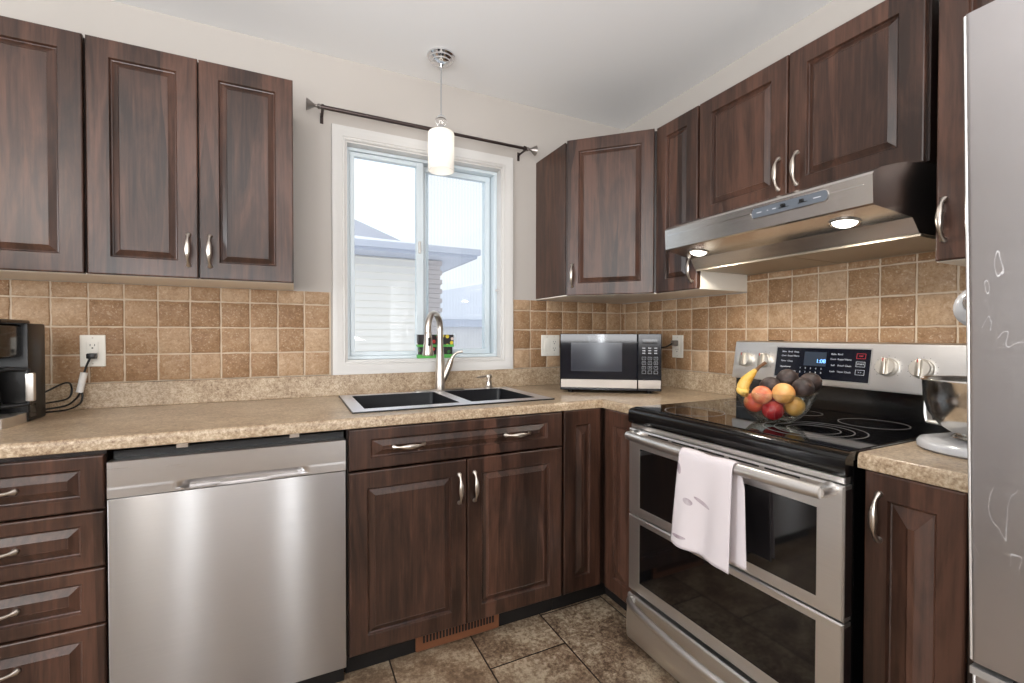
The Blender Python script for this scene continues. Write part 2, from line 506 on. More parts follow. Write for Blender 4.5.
s1 = obj('sash', rect_frame(-1.585, -1.232, 1.089, 2.056, 0.020, 0.052, 0.082), VINYL, win)
# sash rails get the wide bars the photo shows
obj('sash_rail', boxes((-1.268, -1.232, 0.050, 0.084, 1.09, 2.055), bev=0.002), VINYL, s1)
obj('pane', boxes((-1.572, -1.255, 0.0655, 0.0695, 1.098, 2.046)), PANE, s1)
lt = obj('latch', boxes((-1.262, -1.248, 0.038, 0.050, 1.60, 1.66), (-1.258, -1.252, 0.030, 0.038, 1.62, 1.645), bev=0.003), WHITE, s1)
s2 = obj('sash', rect_frame(-1.235, -0.850, 1.089, 2.056, 0.026, 0.092, 0.125), VINYL, win)
obj('pane', boxes((-1.222, -0.865, 0.106, 0.110, 1.100, 2.044)), PANE, s2)
# insect screen with its slim frame
def screen_mat():
    n = NT('insect_screen')
    n.t.nodes.remove(n.b)
    out = [x for x in n.t.nodes if x.type == 'OUTPUT_MATERIAL'][0]
    s = n.n('ShaderNodeSeparateXYZ', {0: n.pos()})
    wv = n.math('MULTIPLY', n.math('SINE', n.math('MULTIPLY', s.outputs[0], 2*PI/0.017)), 0.012)
    tr = n.n('ShaderNodeBsdfTransparent')
    df = n.n('ShaderNodeBsdfDiffuse', {0: rgb(190, 196, 205)})
    mx = n.n('ShaderNodeMixShader', {0: n.math('ADD', wv, 0.10), 1: tr, 2: df})
    n.t.links.new(mx.outputs[0], out.inputs[0])
    return n.m
sc = obj('screen_frame', rect_frame(-1.198, -0.868, 1.098, 2.046, 0.012, 0.126, 0.134), VINYL, win)
obj('screen', boxes((-1.187, -0.879, 0.1295, 0.1305, 1.109, 2.035)), screen_mat(), sc)
bmk = bmesh.new()
lathe(bmk, [(0, -0.018), (0.006, -0.018), (0.007, -0.012), (0.004, -0.006), (0.009, 0)], 12, (WX1-.0125, 0.022, 1.43), 'x')
obj('window_crank_stud', bmk, WHITE, win)

# ================================================================== BACKSPLASH
random.seed(4)
def tiles(name, label, axis, phase, spans, P=0.1045):
    """spans (a0,a1,z0,z1); tile grid pitch .1045 x .1055, real tiles standing on a grout bed"""
    root = empty(name, (0, 0, 0), 0, label, 'backsplash')
    bt, bg_ = bmesh.new(), bmesh.new()
    PZ, Z0 = 0.1053, 1.0075
    g = 0.0056
    def Q(a, d, z):
        return (a, -d, z) if axis == 'y' else (-d, a, z)
    for (a0, a1, z0, z1) in spans:
        vs = [Q(a0, .0005, z0), Q(a1, .0005, z0), Q(a1, .0005, z1), Q(a0, .0005, z1)]
        vt = [Q(a0, .006, z0), Q(a1, .006, z0), Q(a1, .006, z1), Q(a0, .006, z1)]
        A = [bg_.verts.new(v) for v in vs]; B = [bg_.verts.new(v) for v in vt]
        bg_.faces.new(A); bg_.faces.new(B)
        for i in range(4): bg_.faces.new([A[i], A[(i+1) % 4], B[(i+1) % 4], B[i]])
        i0 = math.floor((a0-phase)/P)-1
        for i in range(i0, i0+int((a1-a0)/P)+4):
            for j in range(0, 6):
                jt = lambda: random.uniform(-0.0012, 0.0012)
                l, r = phase+i*P+g/2, phase+(i+1)*P-g/2
                b, t = Z0+j*PZ+g/2, Z0+(j+1)*PZ-g/2
                l, r, b, t = max(l, a0+.0005), min(r, a1-.0005), max(b, z0), min(t, z1-.0005)
                if r-l < 0.006 or t-b < 0.006: continue
                cs = []
                N = 4
                pts = []
                for k in range(N): pts.append((l+(r-l)*k/N, b+jt()))
                for k in range(N): pts.append((r+jt(), b+(t-b)*k/N))
                for k in range(N): pts.append((r-(r-l)*k/N, t+jt()))
                for k in range(N): pts.append((l+jt(), t-(t-b)*k/N))
                pts = [(min(max(x, a0), a1), min(max(z, z0), z1)) for x, z in pts]
                cx, cz = (l+r)/2, (b+t)/2
                loops = []
                for ins, d in ((0, .0055), (0.0005, .0085), (0.003, .0100)):
                    kx = 1-2*ins/(r-l); kz = 1-2*ins/(t-b)
                    loops.append([bt.verts.new(Q(cx+(x-cx)*kx, d, cz+(z-cz)*kz)) for x, z in pts])
                n = len(pts)
                for A, B in zip(loops, loops[1:]):
                    for q in range(n): bt.faces.new([A[q], A[(q+1) % n], B[(q+1) % n], B[q]])
                bt.faces.new(loops[-1])
                bt.faces.new(loops[0][::-1])
    obj('grout', bg_, GROUT, root)
    obj('tile_field', bt, TILE, root, ang=0.9)
    return root
tiles('tile_backsplash', 'tan tumbled stone tile backsplash left of the sink window', 'y', -2.725, [(-3.3, -1.676, 1.0075, 1.382)])
tiles('tile_backsplash', 'tan tumbled stone tile backsplash between window and corner', 'y', -0.754, [(-0.754, -0.011, 1.0075, 1.382)])
tiles('tile_backsplash', 'tan tumbled stone tile backsplash running behind the range under the hood', 'x', -0.0324, [(-0.853, -0.0, 1.0075, 1.379), (-1.618, -0.853, 1.0075, 1.459), (-1.87, -1.618, 1.0075, 1.379)], 0.1023)

# ================================================================== COUNTERTOPS
CT, CB = 0.9125, 0.8765
def nosing(bm, path, side):
    """quarter rounded front edge swept along an xy path; offset outwards = right of travel * side"""
    prof = [(0.0, CT), (0.004, CT-0.0006), (0.008, CT-0.0035), (0.011, CT-0.008), (0.012, CT-0.014), (0.012, CB+0.002), (0.010, CB), (0.0, CB)]
    P = [Vector(p) for p in path]
    rows = []
    for i, p in enumerate(P):
        ds = []
        if i: ds.append((P[i]-P[i-1]).normalized())
        if i < len(P)-1: ds.append((P[i+1]-P[i]).normalized())
        ns = [Vector((d.y, -d.x))*side for d in ds]
        nn = ns[0] if len(ns) == 1 else (ns[0]+ns[1]).normalized()/max(0.3, math.cos(ns[0].angle(ns[1])/2))
        rows.append([bm.verts.new((p.x+nn.x*o_, p.y+nn.y*o_, z)) for o_, z in prof])
    for a, b in zip(rows, rows[1:]):
        for k in range(len(prof)-1): bm.faces.new([a[k], a[k+1], b[k+1], b[k]])
    bm.faces.new(rows[0]); bm.faces.new(rows[-1][::-1])
SX0, SX1, SY0, SY1 = -1.625, -0.845, -0.530, -0.075     # hole for the sink
def slab_with_hole():
    bm = bmesh.new()
    e = 0.012
    outer = [(-3.3, -0.001), (-3.3, -0.635+e), (-0.635+e, -0.635+e), (-0.635+e, -0.8545), (-0.001, -0.8545), (-0.001, -0.001)]
    hole = [(SX0, SY0), (SX1, SY0), (SX1, SY1), (SX0, SY1)]
    es = []
    for loop in (outer, hole):
        vs = [bm.verts.new((x, y, CT)) for x, y in loop]
        es += [bm.edges.new((vs[i], vs[(i+1) % len(vs)])) for i in range(len(vs))]
    bmesh.ops.triangle_fill(bm, use_beauty=True, use_dissolve=True, edges=es)
    r = bmesh.ops.extrude_face_region(bm, geom=list(bm.faces))
    for v in r['geom']:
        if isinstance(v, bmesh.types.BMVert): v.co.z = CB
    nosing(bm, [(-3.3, -0.635+e), (-0.635+e, -0.635+e), (-0.635+e, -0.8545)], 1)
    return bm
ct = empty('countertop', (-1.6, 0, CB), 0, 'long speckled beige laminate countertop with the sink set into it', 'countertop')
o = obj('worktop', slab_with_hole(), GRANITE, ct, loc=(1.6, 0, -CB), ang=0.5)
cb = bmesh.new()
box(cb, -3.3, -0.001, -0.021, -0.0005, CT, 1.0065, bev=0.002)
box(cb, -0.021, -0.0005, -0.853, -0.0215, CT, 1.0065, bev=0.002)
obj('curb', cb, GRANITE, ct, loc=(1.6, 0, -CB))
ct2 = empty('countertop', (-.3, -1.74, CB), 0, 'short speckled beige laminate countertop between the range and the refrigerator', 'countertop')
bm = boxes((-0.635+.012, -0.001, -1.868, -1.614, CB, CT))
nosing(bm, [(-0.635+.012, -1.614), (-0.635+.012, -1.868)], 1)
obj('worktop', bm, GRANITE, ct2, loc=(.3, 1.74, -CB), ang=0.5)
obj('curb', boxes((-0.021, -0.0005, -1.868, -1.614, CT, 1.0065), bev=0.002), GRANITE, ct2, loc=(.3, 1.74, -CB))

# ================================================================== BASE CABINETS
def base_body(w, depth=0.61, x0=0.0):
    t = 0.016
    return boxes((x0, x0+t, -depth, -0.03, 0.10, CB-0.001), (x0+w-t, x0+w, -depth, -0.03, 0.10, CB-0.001), (x0+t, x0+w-t, -depth, -0.03, 0.10, 0.116),
                 (x0+t, x0+w-t, -0.045, -0.03, 0.116, CB-0.001), (x0+t, x0+w-t, -depth, -depth+0.02, CB-0.022, CB-0.001))
def front(root, name, w, h, x, z, depth, fx=0.058, fz=0.058, pulls=(), ramp=0.016, ch=None):
    d = obj(name, door_bm(w, h, fx, fz, ramp=ramp), WOOD, root, loc=(x, -depth-0.002, z), ang=0.25)
    for (px, pz, hz) in pulls: pull(d, px, pz, hz)
    return d
BD = 0.6135
# drawer bank left of the dishwasher
c = empty('base_cabinet', (-2.748, 0, 0), 0, 'dark walnut base cabinet with a stack of drawers left of the dishwasher', 'cabinet')
obj('body', base_body(0.452), WOOD_DARK, c)
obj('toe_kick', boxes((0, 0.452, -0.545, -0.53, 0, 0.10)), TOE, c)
for z0, z1 in ((0.717, 0.863), (0.562, 0.712), (0.408, 0.557), (0.110, 0.403)):
    front(c, 'drawer', 0.448, z1-z0, 0.004, z0, BD, 0.048, 0.034, [(0.220, (z1-z0)/2 if z1-z0 < .2 else 0.22, True)], 0.018)
# cabinet beyond, at the left end of the run (mostly outside the view)
c = empty('base_cabinet', (-3.30, 0, 0), 0, 'dark walnut base cabinet at the far left end of the counter', 'cabinet')
obj('body', base_body(0.549), WOOD_DARK, c)
obj('toe_kick', boxes((0, 0.549, -0.545, -0.53, 0, 0.10)), TOE, c)
front(c, 'door', 0.270, 0.765, 0.002, 0.110, BD, pulls=[(0.235, 0.65, False)])
front(c, 'door', 0.270, 0.765, 0.276, 0.110, BD, pulls=[(0.036, 0.65, False)])
# sink base
SBX = -1.672
c = empty('base_cabinet', (SBX, 0, 0), 0, 'dark walnut sink base cabinet with two doors under a false drawer front', 'cabinet')
SBW = 0.840
t = 0.016
obj('body', boxes((0, t, -.61, -.03, .10, CB-.001), (SBW-t, SBW, -.61, -.03, .10, CB-.001), (t, SBW-t, -.61, -.03, .10, .116), (t, SBW-t, -.045, -.03, .116, .60), (t, SBW-t, -.61, -.592, .835, CB-.001)), WOOD_DARK, c)
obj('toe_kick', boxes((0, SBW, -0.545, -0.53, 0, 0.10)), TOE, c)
front(c, 'drawer_front', 0.832, 0.137, 0.004, 0.735, BD, 0.070, 0.036, [(0.200, 0.068, True), (0.626, 0.068, True)], 0.030)
front(c, 'door', 0.414, 0.618, 0.004, 0.110, BD, pulls=[(0.385, 0.513, False)], ramp=0.018)
front(c, 'door', 0.414, 0.618, 0.4215, 0.110, BD, pulls=[(0.028, 0.513, False)], ramp=0.018)
gr = bmesh.new()
box(gr, 0.246, 0.585, -0.5600, -0.5455, 0.006, 0.098, bev=0.003)
g_o = obj('floor_register', gr, simple('brown_register', rgb(116, 72, 46), 0.5), c)
sl = bmesh.new()
for i in range(23):
    x = 0.272 + i*0.0128
    box(sl, x, x+0.0068, -0.5615, -0.5598, 0.036, 0.074)
obj('register_slots', sl, BLACK_MATTE, g_o)
# corner base: L shaped body with a narrow front on each wall
c = empty('corner_base_cabinet', (0, 0, 0), 0, 'dark walnut corner base cabinet with two narrow folded doors', 'cabinet')
bm = bmesh.new()
prism(bm, [(-0.828, -0.03), (-0.828, -0.61), (-0.61, -0.61), (-0.61, -0.852), (-0.03, -0.852), (-0.03, -0.03)], 0.10, CB-0.002)
obj('body', bm, WOOD_DARK, c)
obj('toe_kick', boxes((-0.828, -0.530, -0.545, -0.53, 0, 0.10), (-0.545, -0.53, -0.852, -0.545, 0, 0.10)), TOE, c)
front(c, 'door', 0.186, 0.765, -0.826, 0.110, BD, 0.056, 0.062, ramp=0.03)
d = obj('door', door_bm(0.198, 0.765, 0.056, 0.062, ramp=0.03), WOOD, c, loc=(-BD-.002, -0.652, 0.110), rot=(0, 0, -PI/2), ang=0.25)
# small base right of the range, facing -x
c = empty('base_cabinet', (0, -1.622, 0), -PI/2, 'narrow dark walnut base cabinet between the range and the refrigerator', 'cabinet')
obj('body', base_body(0.235), WOOD_DARK, c)
obj('toe_kick', boxes((0, 0.235, -0.545, -0.53, 0, 0.10)), TOE, c)
front(c, 'door', 0.178, 0.765, 0.006, 0.110, BD, 0.045, 0.058, [(0.030, 0.665, False)], 0.04)
obj('filler', boxes((0.186, 0.235, -0.622, -0.6102, 0.10, 0.872)), WOOD_DARK, c)

# ================================================================== UPPER CABINETS
ZB, ZT, UD = 1.3845, 2.143, 0.298
def upper(label, loc, rz, w, z0=ZB, z1=ZT, depth=UD, side_cream=None, under=True):
    c = empty('wall_cabinet', (loc[0], loc[1], z0), rz, label, 'cabinet')
    h = z1-z0
    obj('body', boxes((0.001, w-0.001, -depth, -0.001, 0.004, h-0.003)), WOOD_DARK, c)
    if under:
        obj('bottom_panel', boxes((0.0, w, -depth-0.001, -0.0005, -0.001, 0.0038)), CREAM, c)
    return c
c = upper('dark walnut wall cabinet at the left edge, its single door wide', (-2.885, 0, 0), 0, 0.457)
front(c, 'door', 0.452, ZT-ZB, 0.003, 0.0, UD, pulls=[(0.03, 0.10, False)])
c = upper('dark walnut wall cabinet with two doors and paired pulls left of the window', (-2.4255, 0, 0), 0, 0.598)
front(c, 'door', 0.296, ZT-ZB, 0.003, 0.0, UD, pulls=[(0.268, 0.0965, False)])
front(c, 'door', 0.2945, ZT-ZB, 0.3030, 0.0, UD, pulls=[(0.030, 0.0965, False)])
# diagonal corner cabinet
c = empty('corner_wall_cabinet', (0, 0, ZB), 0, 'dark walnut corner wall cabinet with one door set diagonally above the microwave', 'cabinet')
hh = ZT-ZB
bm = bmesh.new()
PZ = [(-0.606, -0.001), (-0.606, -0.298), (-0.298, -0.606), (-0.001, -0.606), (-0.001, -0.001)]
prism(bm, PZ, 0.004, hh-0.003)
obj('body', bm, WOOD_DARK, c)
bm = bmesh.new()
prism(bm, [(-0.6115, -0.0005), (-0.6115, -0.300), (-0.300, -0.6115), (-0.0005, -0.6115), (-0.0005, -0.0005)], -0.001, 0.0036)
obj('bottom_panel', bm, CREAM, c)
obj('side_panel', boxes((-0.612, -0.6065, -0.301, -0.001, 0.004, hh), bev=0.001), WOOD, c)
d = obj('door', door_bm(0.410, hh), WOOD, c, loc=(-0.6055, -0.3115, 0.0), rot=(0, 0, -PI/4), ang=0.25)
pull(d, 0.028, 0.0965)
tk = bmesh.new()
lathe(tk, [(0, -0.004), (0.004, -0.003), (0.005, 0)], 10, (-0.40, -0.40, -0.001))
obj('under_stud', tk, WHITE, c)
# narrow cabinet beside the hood
c = upper('narrow dark walnut wall cabinet between the corner cabinet and the hood', (0, -0.6125, 0), -PI/2, 0.241)
front(c, 'door', 0.236, hh, 0.003, 0.0, UD, 0.058, 0.058, [(0.212, 0.085, False)])
obj('side_panel', boxes((0.2401, 0.2425, -0.296, -0.0005, 0.0, 0.274)), CREAM, c)
# over the hood
ZH = 1.655
c = upper('short dark walnut two-door wall cabinet directly above the hood', (0, -0.8575, 0), -PI/2, 0.752, ZH, under=False)
front(c, 'door', 0.370, ZT-ZH, 0.003, 0.0, UD, pulls=[(0.342, 0.092, False)])
front(c, 'door', 0.368, ZT-ZH, 0.3775, 0.0, UD, pulls=[(0.030, 0.092, False)])
# right of the hood
c = upper('narrow dark walnut wall cabinet between the hood and the refrigerator', (0, -1.6265, 0), -PI/2, 0.241)
front(c, 'door', 0.236, hh, 0.003, 0.0, UD, 0.058, 0.058, [(0.018, 0.105, False)])

# ================================================================== DISHWASHER
DW0, DW1, DF = -2.2915, -1.6765, -0.630
c = empty('dishwasher', ((DW0+DW1)/2, 0, 0), 0, 'stainless steel dishwasher under the counter between drawers and sink cabinet', 'dishwasher')
ox = -(DW0+DW1)/2
def dl(bm, name, mat, parent=c, **kw): return obj(name, bm, mat, parent, loc=(ox if parent == c else 0, 0, 0), **kw)
dl(boxes((DW0+.004, DW1-.004, -0.590, -0.03, 0.10, 0.862)), 'tub', BLACK)
dl(boxes((DW0+.004, DW1-.004, -0.575, -0.55, 0.0, 0.10), (DW0+.006, DW1-.006, -0.605, -0.59, 0.065, 0.11)), 'kick_plate', BLACK)
dl(boxes((DW0+.001, DW1-.001, DF, -0.592, 0.080, 0.7385), bev=0.0025, seg=2), 'door_panel', STEEL_X)
# upper control strip with a scooped pocket handle
bm = bmesh.new()
nx = 64
zs = [0.7405, 0.7415, 0.745, 0.7475, 0.750, 0.754, 0.758, 0.762, 0.766, 0.7705, 0.772, 0.840, 0.842]
rows = []
xa, xb = DW0+.001, DW1-.001
for i in range(nx+1):
    x = xa + (xb-xa)*i/nx
    u = (x-(-1.965))/0.168
    k = max(0.0, 1-u*u)**0.5 if abs(u) < 1 else 0.0
    fall = max(0.0, min(1.0, (1-abs(u))*7)) if abs(u) < 1 else 0.0
    r = []
    for z in zs:
        y = DF
        if z in (0.7405, 0.842): y += 0.003
        if z < 0.7705: y -= 0.0006 + (0.7705-z)*0.02
        lip = 0.7505 - 0.006*(k if abs(u) < 1 else 0)
        if abs(u) < 1 and z > lip and z < 0.770:
            y += 0.022*min(1, fall*1.0)*min(1.0, (0.7705-z)/0.016)
        r.append(bm.verts.new((x, y, z)))
    rows.append(r)
for a, b in zip(rows, rows[1:]):
    for k in range(len(zs)-1): bm.faces.new([a[k], b[k], b[k+1], a[k+1]])
# back and sides
bk = [[bm.verts.new((x, -0.592, z)) for z in (zs[0], zs[-1])] for x in (xa, xb)]
bm.faces.new([bk[0][0], bk[0][1], bk[1][1], bk[1][0]])
bm.faces.new([rows[i][-1] for i in range(nx+1)] + [bk[1][1], bk[0][1]])
bm.faces.new([rows[i][0] for i in range(nx+1)] + [bk[1][0], bk[0][0]])
bm.faces.new(rows[0] + [bk[0][1], bk[0][0]]); bm.faces.new(rows[-1] + [bk[1][1], bk[1][0]])
dl(bm, 'control_strip', steel_mat('brushed_steel_strip', rgb(206, 203, 202), 0.3, 'x'), ang=0.5)
def clip():
    return boxes((-0.014, 0.014, -0.022, 0, 0.0, 0.002), (-0.014, 0.014, -0.0235, -0.0215, -0.002, 0.014), (-0.005, 0.001, -0.0245, -0.023, 0.002, 0.009))
for x in (-2.125, -1.830):
    obj('mounting_bracket', clip(), [NICKEL], c, loc=(x+ox, -0.588, 0.8625))

# ================================================================== SINK, FAUCET, DISPENSER
c = empty('sink', (-1.23, -0.30, CT), 0, 'double bowl black sink with a polished steel rim set in the counter', 'sink')
so = (1.23, 0.30, -CT)
X0, X1, Y0, Y1 = -1.645, -0.826, -0.548, -0.058
ZR = CT+0.006
def basin(x0, x1, y0, y1, zt, dep, r=0.02):
    bm = bmesh.new()
    def ring(ins, z, rad):
        pts = []
        for cx_, cy_, a in ((x1-ins-rad, y0+ins+rad, -90), (x1-ins-rad, y1-ins-rad, 0), (x0+ins+rad, y1-ins-rad, 90), (x0+ins+rad, y0+ins+rad, 180)):
            for k in range(5):
                t_ = R(a+k*22.5); pts.append(bm.verts.new((cx_+rad*math.cos(t_), cy_+rad*math.sin(t_), z)))
        return pts
    L = [ring(0, zt, r), ring(0.004, zt-dep+0.03, r), ring(0.014, zt-dep+0.008, r), ring(0.035, zt-dep, r)]
    for a, b in zip(L, L[1:]):
        n = len(a)
        for i in range(n): bm.faces.new([a[i], a[(i+1) % n], b[(i+1) % n], b[i]])
    bm.faces.new(L[-1])
    # outer skin
    M_ = [ring(-0.002, zt, r), ring(0.001, zt-dep+0.02, r), ring(0.033, zt-dep-0.003, r)]
    for a, b in zip(M_, M_[1:]):
        n = len(a)
        for i in range(n): bm.faces.new([a[i], a[(i+1) % n], b[(i+1) % n], b[i]])
    bm.faces.new(M_[-1])
    n = len(L[0])
    for i in range(n): bm.faces.new([L[0][i], L[0][(i+1) % n], M_[0][(i+1) % n], M_[0][i]])
    return bm
BXL = (-1.598, -1.228); BXR = (-1.178, -0.880); BY = (-0.488, -0.106)
SINKBLACK = simple('black_composite', rgb(22, 22, 26), 0.32)
obj('basin', basin(*BXL, *BY, ZR-0.001, 0.20), SINKBLACK, c, loc=so)
obj('basin', basin(*BXR, *BY, ZR-0.001, 0.18), SINKBLACK, c, loc=so)
rim = bmesh.new()
def plate(bm, x0, x1, y0, y1, z0, z1): box(bm, x0, x1, y0, y1, z0, z1)
ry0, ry1 = BY
for b_ in ((X0, X1, Y0, ry0), (X0, X1, ry1, Y1), (X0, BXL[0], ry0, ry1), (BXR[1], X1, ry0, ry1), (BXL[1], BXR[0], ry0, ry1)):
    plate(rim, b_[0], b_[1], b_[2], b_[3], CT+0.0005, ZR)
obj('rim', rim, SINK_STEEL, c, loc=so)
edge = boxes((X0-.003, X0, Y0-.003, Y1+.003, CT+.0003, ZR-.0005), (X1, X1+.003, Y0-.003, Y1+.003, CT+.0003, ZR-.0005), (X0, X1, Y0-.003, Y0, CT+.0003, ZR-.0005), (X0, X1, Y1, Y1+.003, CT+.0003, ZR-.0005))
obj('rim_gasket', edge, BLACK, c, loc=so)
for x in ((BXL[0]+BXL[1])/2, (BXR[0]+BXR[1])/2):
    dm = bmesh.new(); lathe(dm, [(0, 0.002), (0.02, 0.002), (0.042, 0.006), (0.045, 0.003), (0.045, 0.0)], 24)
    obj('drain', dm, CHROME, c, loc=(x+so[0], -0.3+so[1], ZR-0.201+so[2] if x < -1.3 else ZR-0.181+so[2]))

FXc, FYc = -1.187, -0.082
c = empty('faucet', (FXc, FYc, ZR), 0, 'brushed nickel pull-down kitchen faucet with side lever behind the sink', 'faucet')
bm = bmesh.new()
n = 24; pl_ = []
for k in range(n):
    a = 2*PI*k/n; pl_.append((0.098*math.copysign(1, math.cos(a)) + 0.026*math.cos(a), 0.024*math.sin(a)))
prism(bm, pl_, 0.0, 0.008)
for f in list(bm.faces): pass
obj('deck_plate', bm, NICKEL, c)
bm = bmesh.new()
lathe(bm, [(0, 0.005), (0.026, 0.008), (0.0265, 0.014), (0.025, 0.03), (0.0245, 0.08), (0.022, 0.13), (0.0175, 0.19), (0.0155, 0.22), (0, 0.22)], 24)
# gooseneck swung to the left and forward
dirv = Vector((-0.66, -0.75, 0)).normalized()
rr = 0.066
pts = [Vector((0, 0, z)) for z in (0.205, 0.24, 0.28, 0.305)]
ctr = Vector((0, 0, 0.305)) + dirv*rr
for k in range(1, 17):
    a = PI - k*PI/16*1.02
    pts.append(ctr + dirv*rr*math.cos(a) + Vector((0, 0, rr*math.sin(a))))
pts.append(pts[-1] + Vector((0, 0, -0.018)))
tube(bm, pts, 0.0150, 16)
obj('body', bm, NICKEL, c, ang=0.8)
end = pts[-1]
bm = bmesh.new()
lathe(bm, [(0.0155, 0.0), (0.0175, -0.003), (0.0175, -0.020), (0.0190, -0.045), (0.0235, -0.085), (0.0265, -0.100), (0.025, -0.106), (0.012, -0.107), (0, -0.107)], 24, tuple(end))
sh = obj('spray_head', bm, NICKEL, c, ang=0.7)
bm = boxes((end.x-0.006, end.x+0.006, end.y-0.024, end.y-0.012, end.z-0.062, end.z-0.024), bev=0.003)
obj('spray_button', bm, BLACK, sh)
bm = bmesh.new()
tube(bm, [(0.006, -0.004, 0.03), (0.022, -0.006, 0.07), (0.040, -0.008, 0.115), (0.052, -0.010, 0.150)], [0.011, 0.0155, 0.0165, 0.0145], 16, 4)
hb = obj('handle_body', bm, NICKEL, c, ang=0.8)
bm = bmesh.new()
tube(bm, [(0.050, -0.010, 0.142), (0.060, -0.014, 0.166), (0.078, -0.020, 0.184), (0.106, -0.028, 0.190)], [0.011, 0.008, 0.0055, 0.0065], 12, 5)
obj('lever', bm, NICKEL, c, ang=0.8)

c = empty('soap_dispenser', (-0.930, -0.082, ZR), 0, 'small brushed nickel soap dispenser pump beside the faucet', 'soap dispenser')
bm = bmesh.new(); lathe(bm, [(0, 0), (0.024, 0), (0.024, 0.006), (0.016, 0.014), (0.014, 0.034), (0.010, 0.038), (0.010, 0.050), (0.017, 0.054), (0.017, 0.068), (0, 0.070)], 20)
obj('pump', bm, NICKEL, c)
bm = bmesh.new(); tube(bm, [(0.0, 0, 0.060), (-0.040, -0.012, 0.060), (-0.074, -0.022, 0.057)], [0.006, 0.0048, 0.0042], 10, 4)
obj('spout', bm, NICKEL, c)

# ================================================================== SEED BOX ON THE SILL
c = empty('planter_box', (-1.180, 0.022, WZ0+0.013), 0, 'small black and green grow kit box with flower pictures on the window sill', 'box')
GREEN = simple('bright_green_card', rgb(92, 176, 84), 0.5)
def print_mat():
    n = NT('flower_print')
    p = n.pos((1, 1, 1))
    v = n.n('ShaderNodeTexVoronoi', {'Vector': p, 'Scale': 46.0, 'Randomness': 0.9})
    m = n.math('LESS_THAN', v.outputs[0], 0.42)
    s = n.n('ShaderNodeSeparateColor', {0: v.outputs[1]})
    c_ = n.ramp(s.outputs[0], [(0.0, rgb(200, 60, 60)), (0.3, rgb(225, 200, 60)), (0.55, rgb(225, 205, 195)), (0.8, rgb(50, 110, 50))])
    c_.node.color_ramp.interpolation = 'CONSTANT'
    k = n.math('LESS_THAN', s.outputs[1], 0.42)
    n.p(base=n.mix(n.math('MULTIPLY', m, k), rgb(34, 28, 30), c_), rough=0.4)
    return n.m
PRINT = print_mat()
obj('carton', boxes((-0.092, 0.092, -0.016, 0.016, 0.0, 0.018), (-0.094, 0.094, -0.017, 0.017, 0.056, 0.068), bev=0.001), GREEN, c)
obj('printed_panel', boxes((-0.086, 0.086, -0.0145, 0.0145, 0.018, 0.056), (-0.092, 0.092, -0.0155, 0.0155, 0.068, 0.118), bev=0.001), PRINT, c)
for s in (-1, 1):
    bm = bmesh.new()
    tube(bm, [(s*0.095, 0, 0.118), (s*0.104, 0, 0.122), (s*0.106, 0, 0.09), (s*0.100, 0, 0.062), (s*0.094, 0, 0.060)], 0.0018, 8, 3)
    obj('wire_handle', bm, VINYL, c)

# ================================================================== CURTAIN ROD
c = empty('curtain_rod', (-1.216, 0, 2.1755), 0, 'dark metal curtain rod with ring finials above the window', 'curtain rod')
bm = bmesh.new()
tube(bm, [(-0.505, -0.078, 0), (0.505, -0.078, 0)], 0.0075, 12)
tube(bm, [(-0.505, -0.078, 0), (0.0, -0.078, 0)], 0.0092, 12)
obj('rod', bm, BRONZE, c)
for s in (-1, 1):
    bm = bmesh.new()
    lathe(bm, [(0, 0), (0.010, 0), (0.012, 0.008), (0.007, 0.014), (0.007, 0.024), (0.013, 0.034), (0.020, 0.045), (0.024, 0.052), (0.026, 0.055), (0.024, 0.0565), (0.018, 0.050), (0.010, 0.040), (0, 0.036)], 20, (0, 0, 0), 'x')
    if s < 0: bmesh.ops.scale(bm, vec=(-1, 1, 1), verts=bm.verts)
    obj('finial', bm, simple('pewter_finial', rgb(150, 144, 140), 0.3, 1.0), c, loc=(s*0.503, -0.078, 0))
    bm = boxes((-0.007, 0.007, -0.004, -0.0005, -0.040, 0.006), (-0.006, 0.006, -0.090, -0.0005, -0.012, -0.0085), bev=0.001)
    lathe(bm, [(0.0095, -0.005), (0.0125, -0.005), (0.0125, 0.005), (0.0095, 0.005)], 16, (0, -0.078, 0), 'x')
    obj('bracket', bm, BRONZE, c, loc=(s*0.494, 0, 0))

# ================================================================== PENDANT LAMP
c = empty('pendant_lamp', (-1.224, -0.222, H), 0, 'pendant lamp with white glass cylinder shade hanging over the sink', 'lamp')
bm = bmesh.new()
lathe(bm, [(0.060, 0.0), (0.063, -0.003), (0.062, -0.009), (0.053, -0.014), (0.052, -0.020), (0.042, -0.026), (0.041, -0.032), (0.028, -0.040), (0.012, -0.044), (0.006, -0.055), (0, -0.055)], 36)
obj('canopy', bm, CHROME, c, ang=0.5)
bm = bmesh.new(); tube(bm, [(0, 0, -0.040), (0, 0, -0.272)], 0.0032, 8)
obj('stem', bm, simple('silver_stem', rgb(170, 170, 172), 0.4, 0.6), c)
bm = bmesh.new()
lathe(bm, [(0, -0.268)] + [(0.025*math.sin(PI*k/12), -0.268-0.025*(1-math.cos(PI*k/12))) for k in range(1, 12)] + [(0, -0.318)], 24)
gl = NT('crystal_ball_glass'); gl.p(base=(1, 1, 1, 1), rough=0.02, trans=1.0, ior=1.45)
obj('glass_ball', bm, gl.m, c)
bm = bmesh.new(); lathe(bm, [(0, -0.317), (0.016, -0.317), (0.020, -0.322), (0.022, -0.342), (0, -0.342)], 20)
obj('socket_cap', bm, CHROME, c)
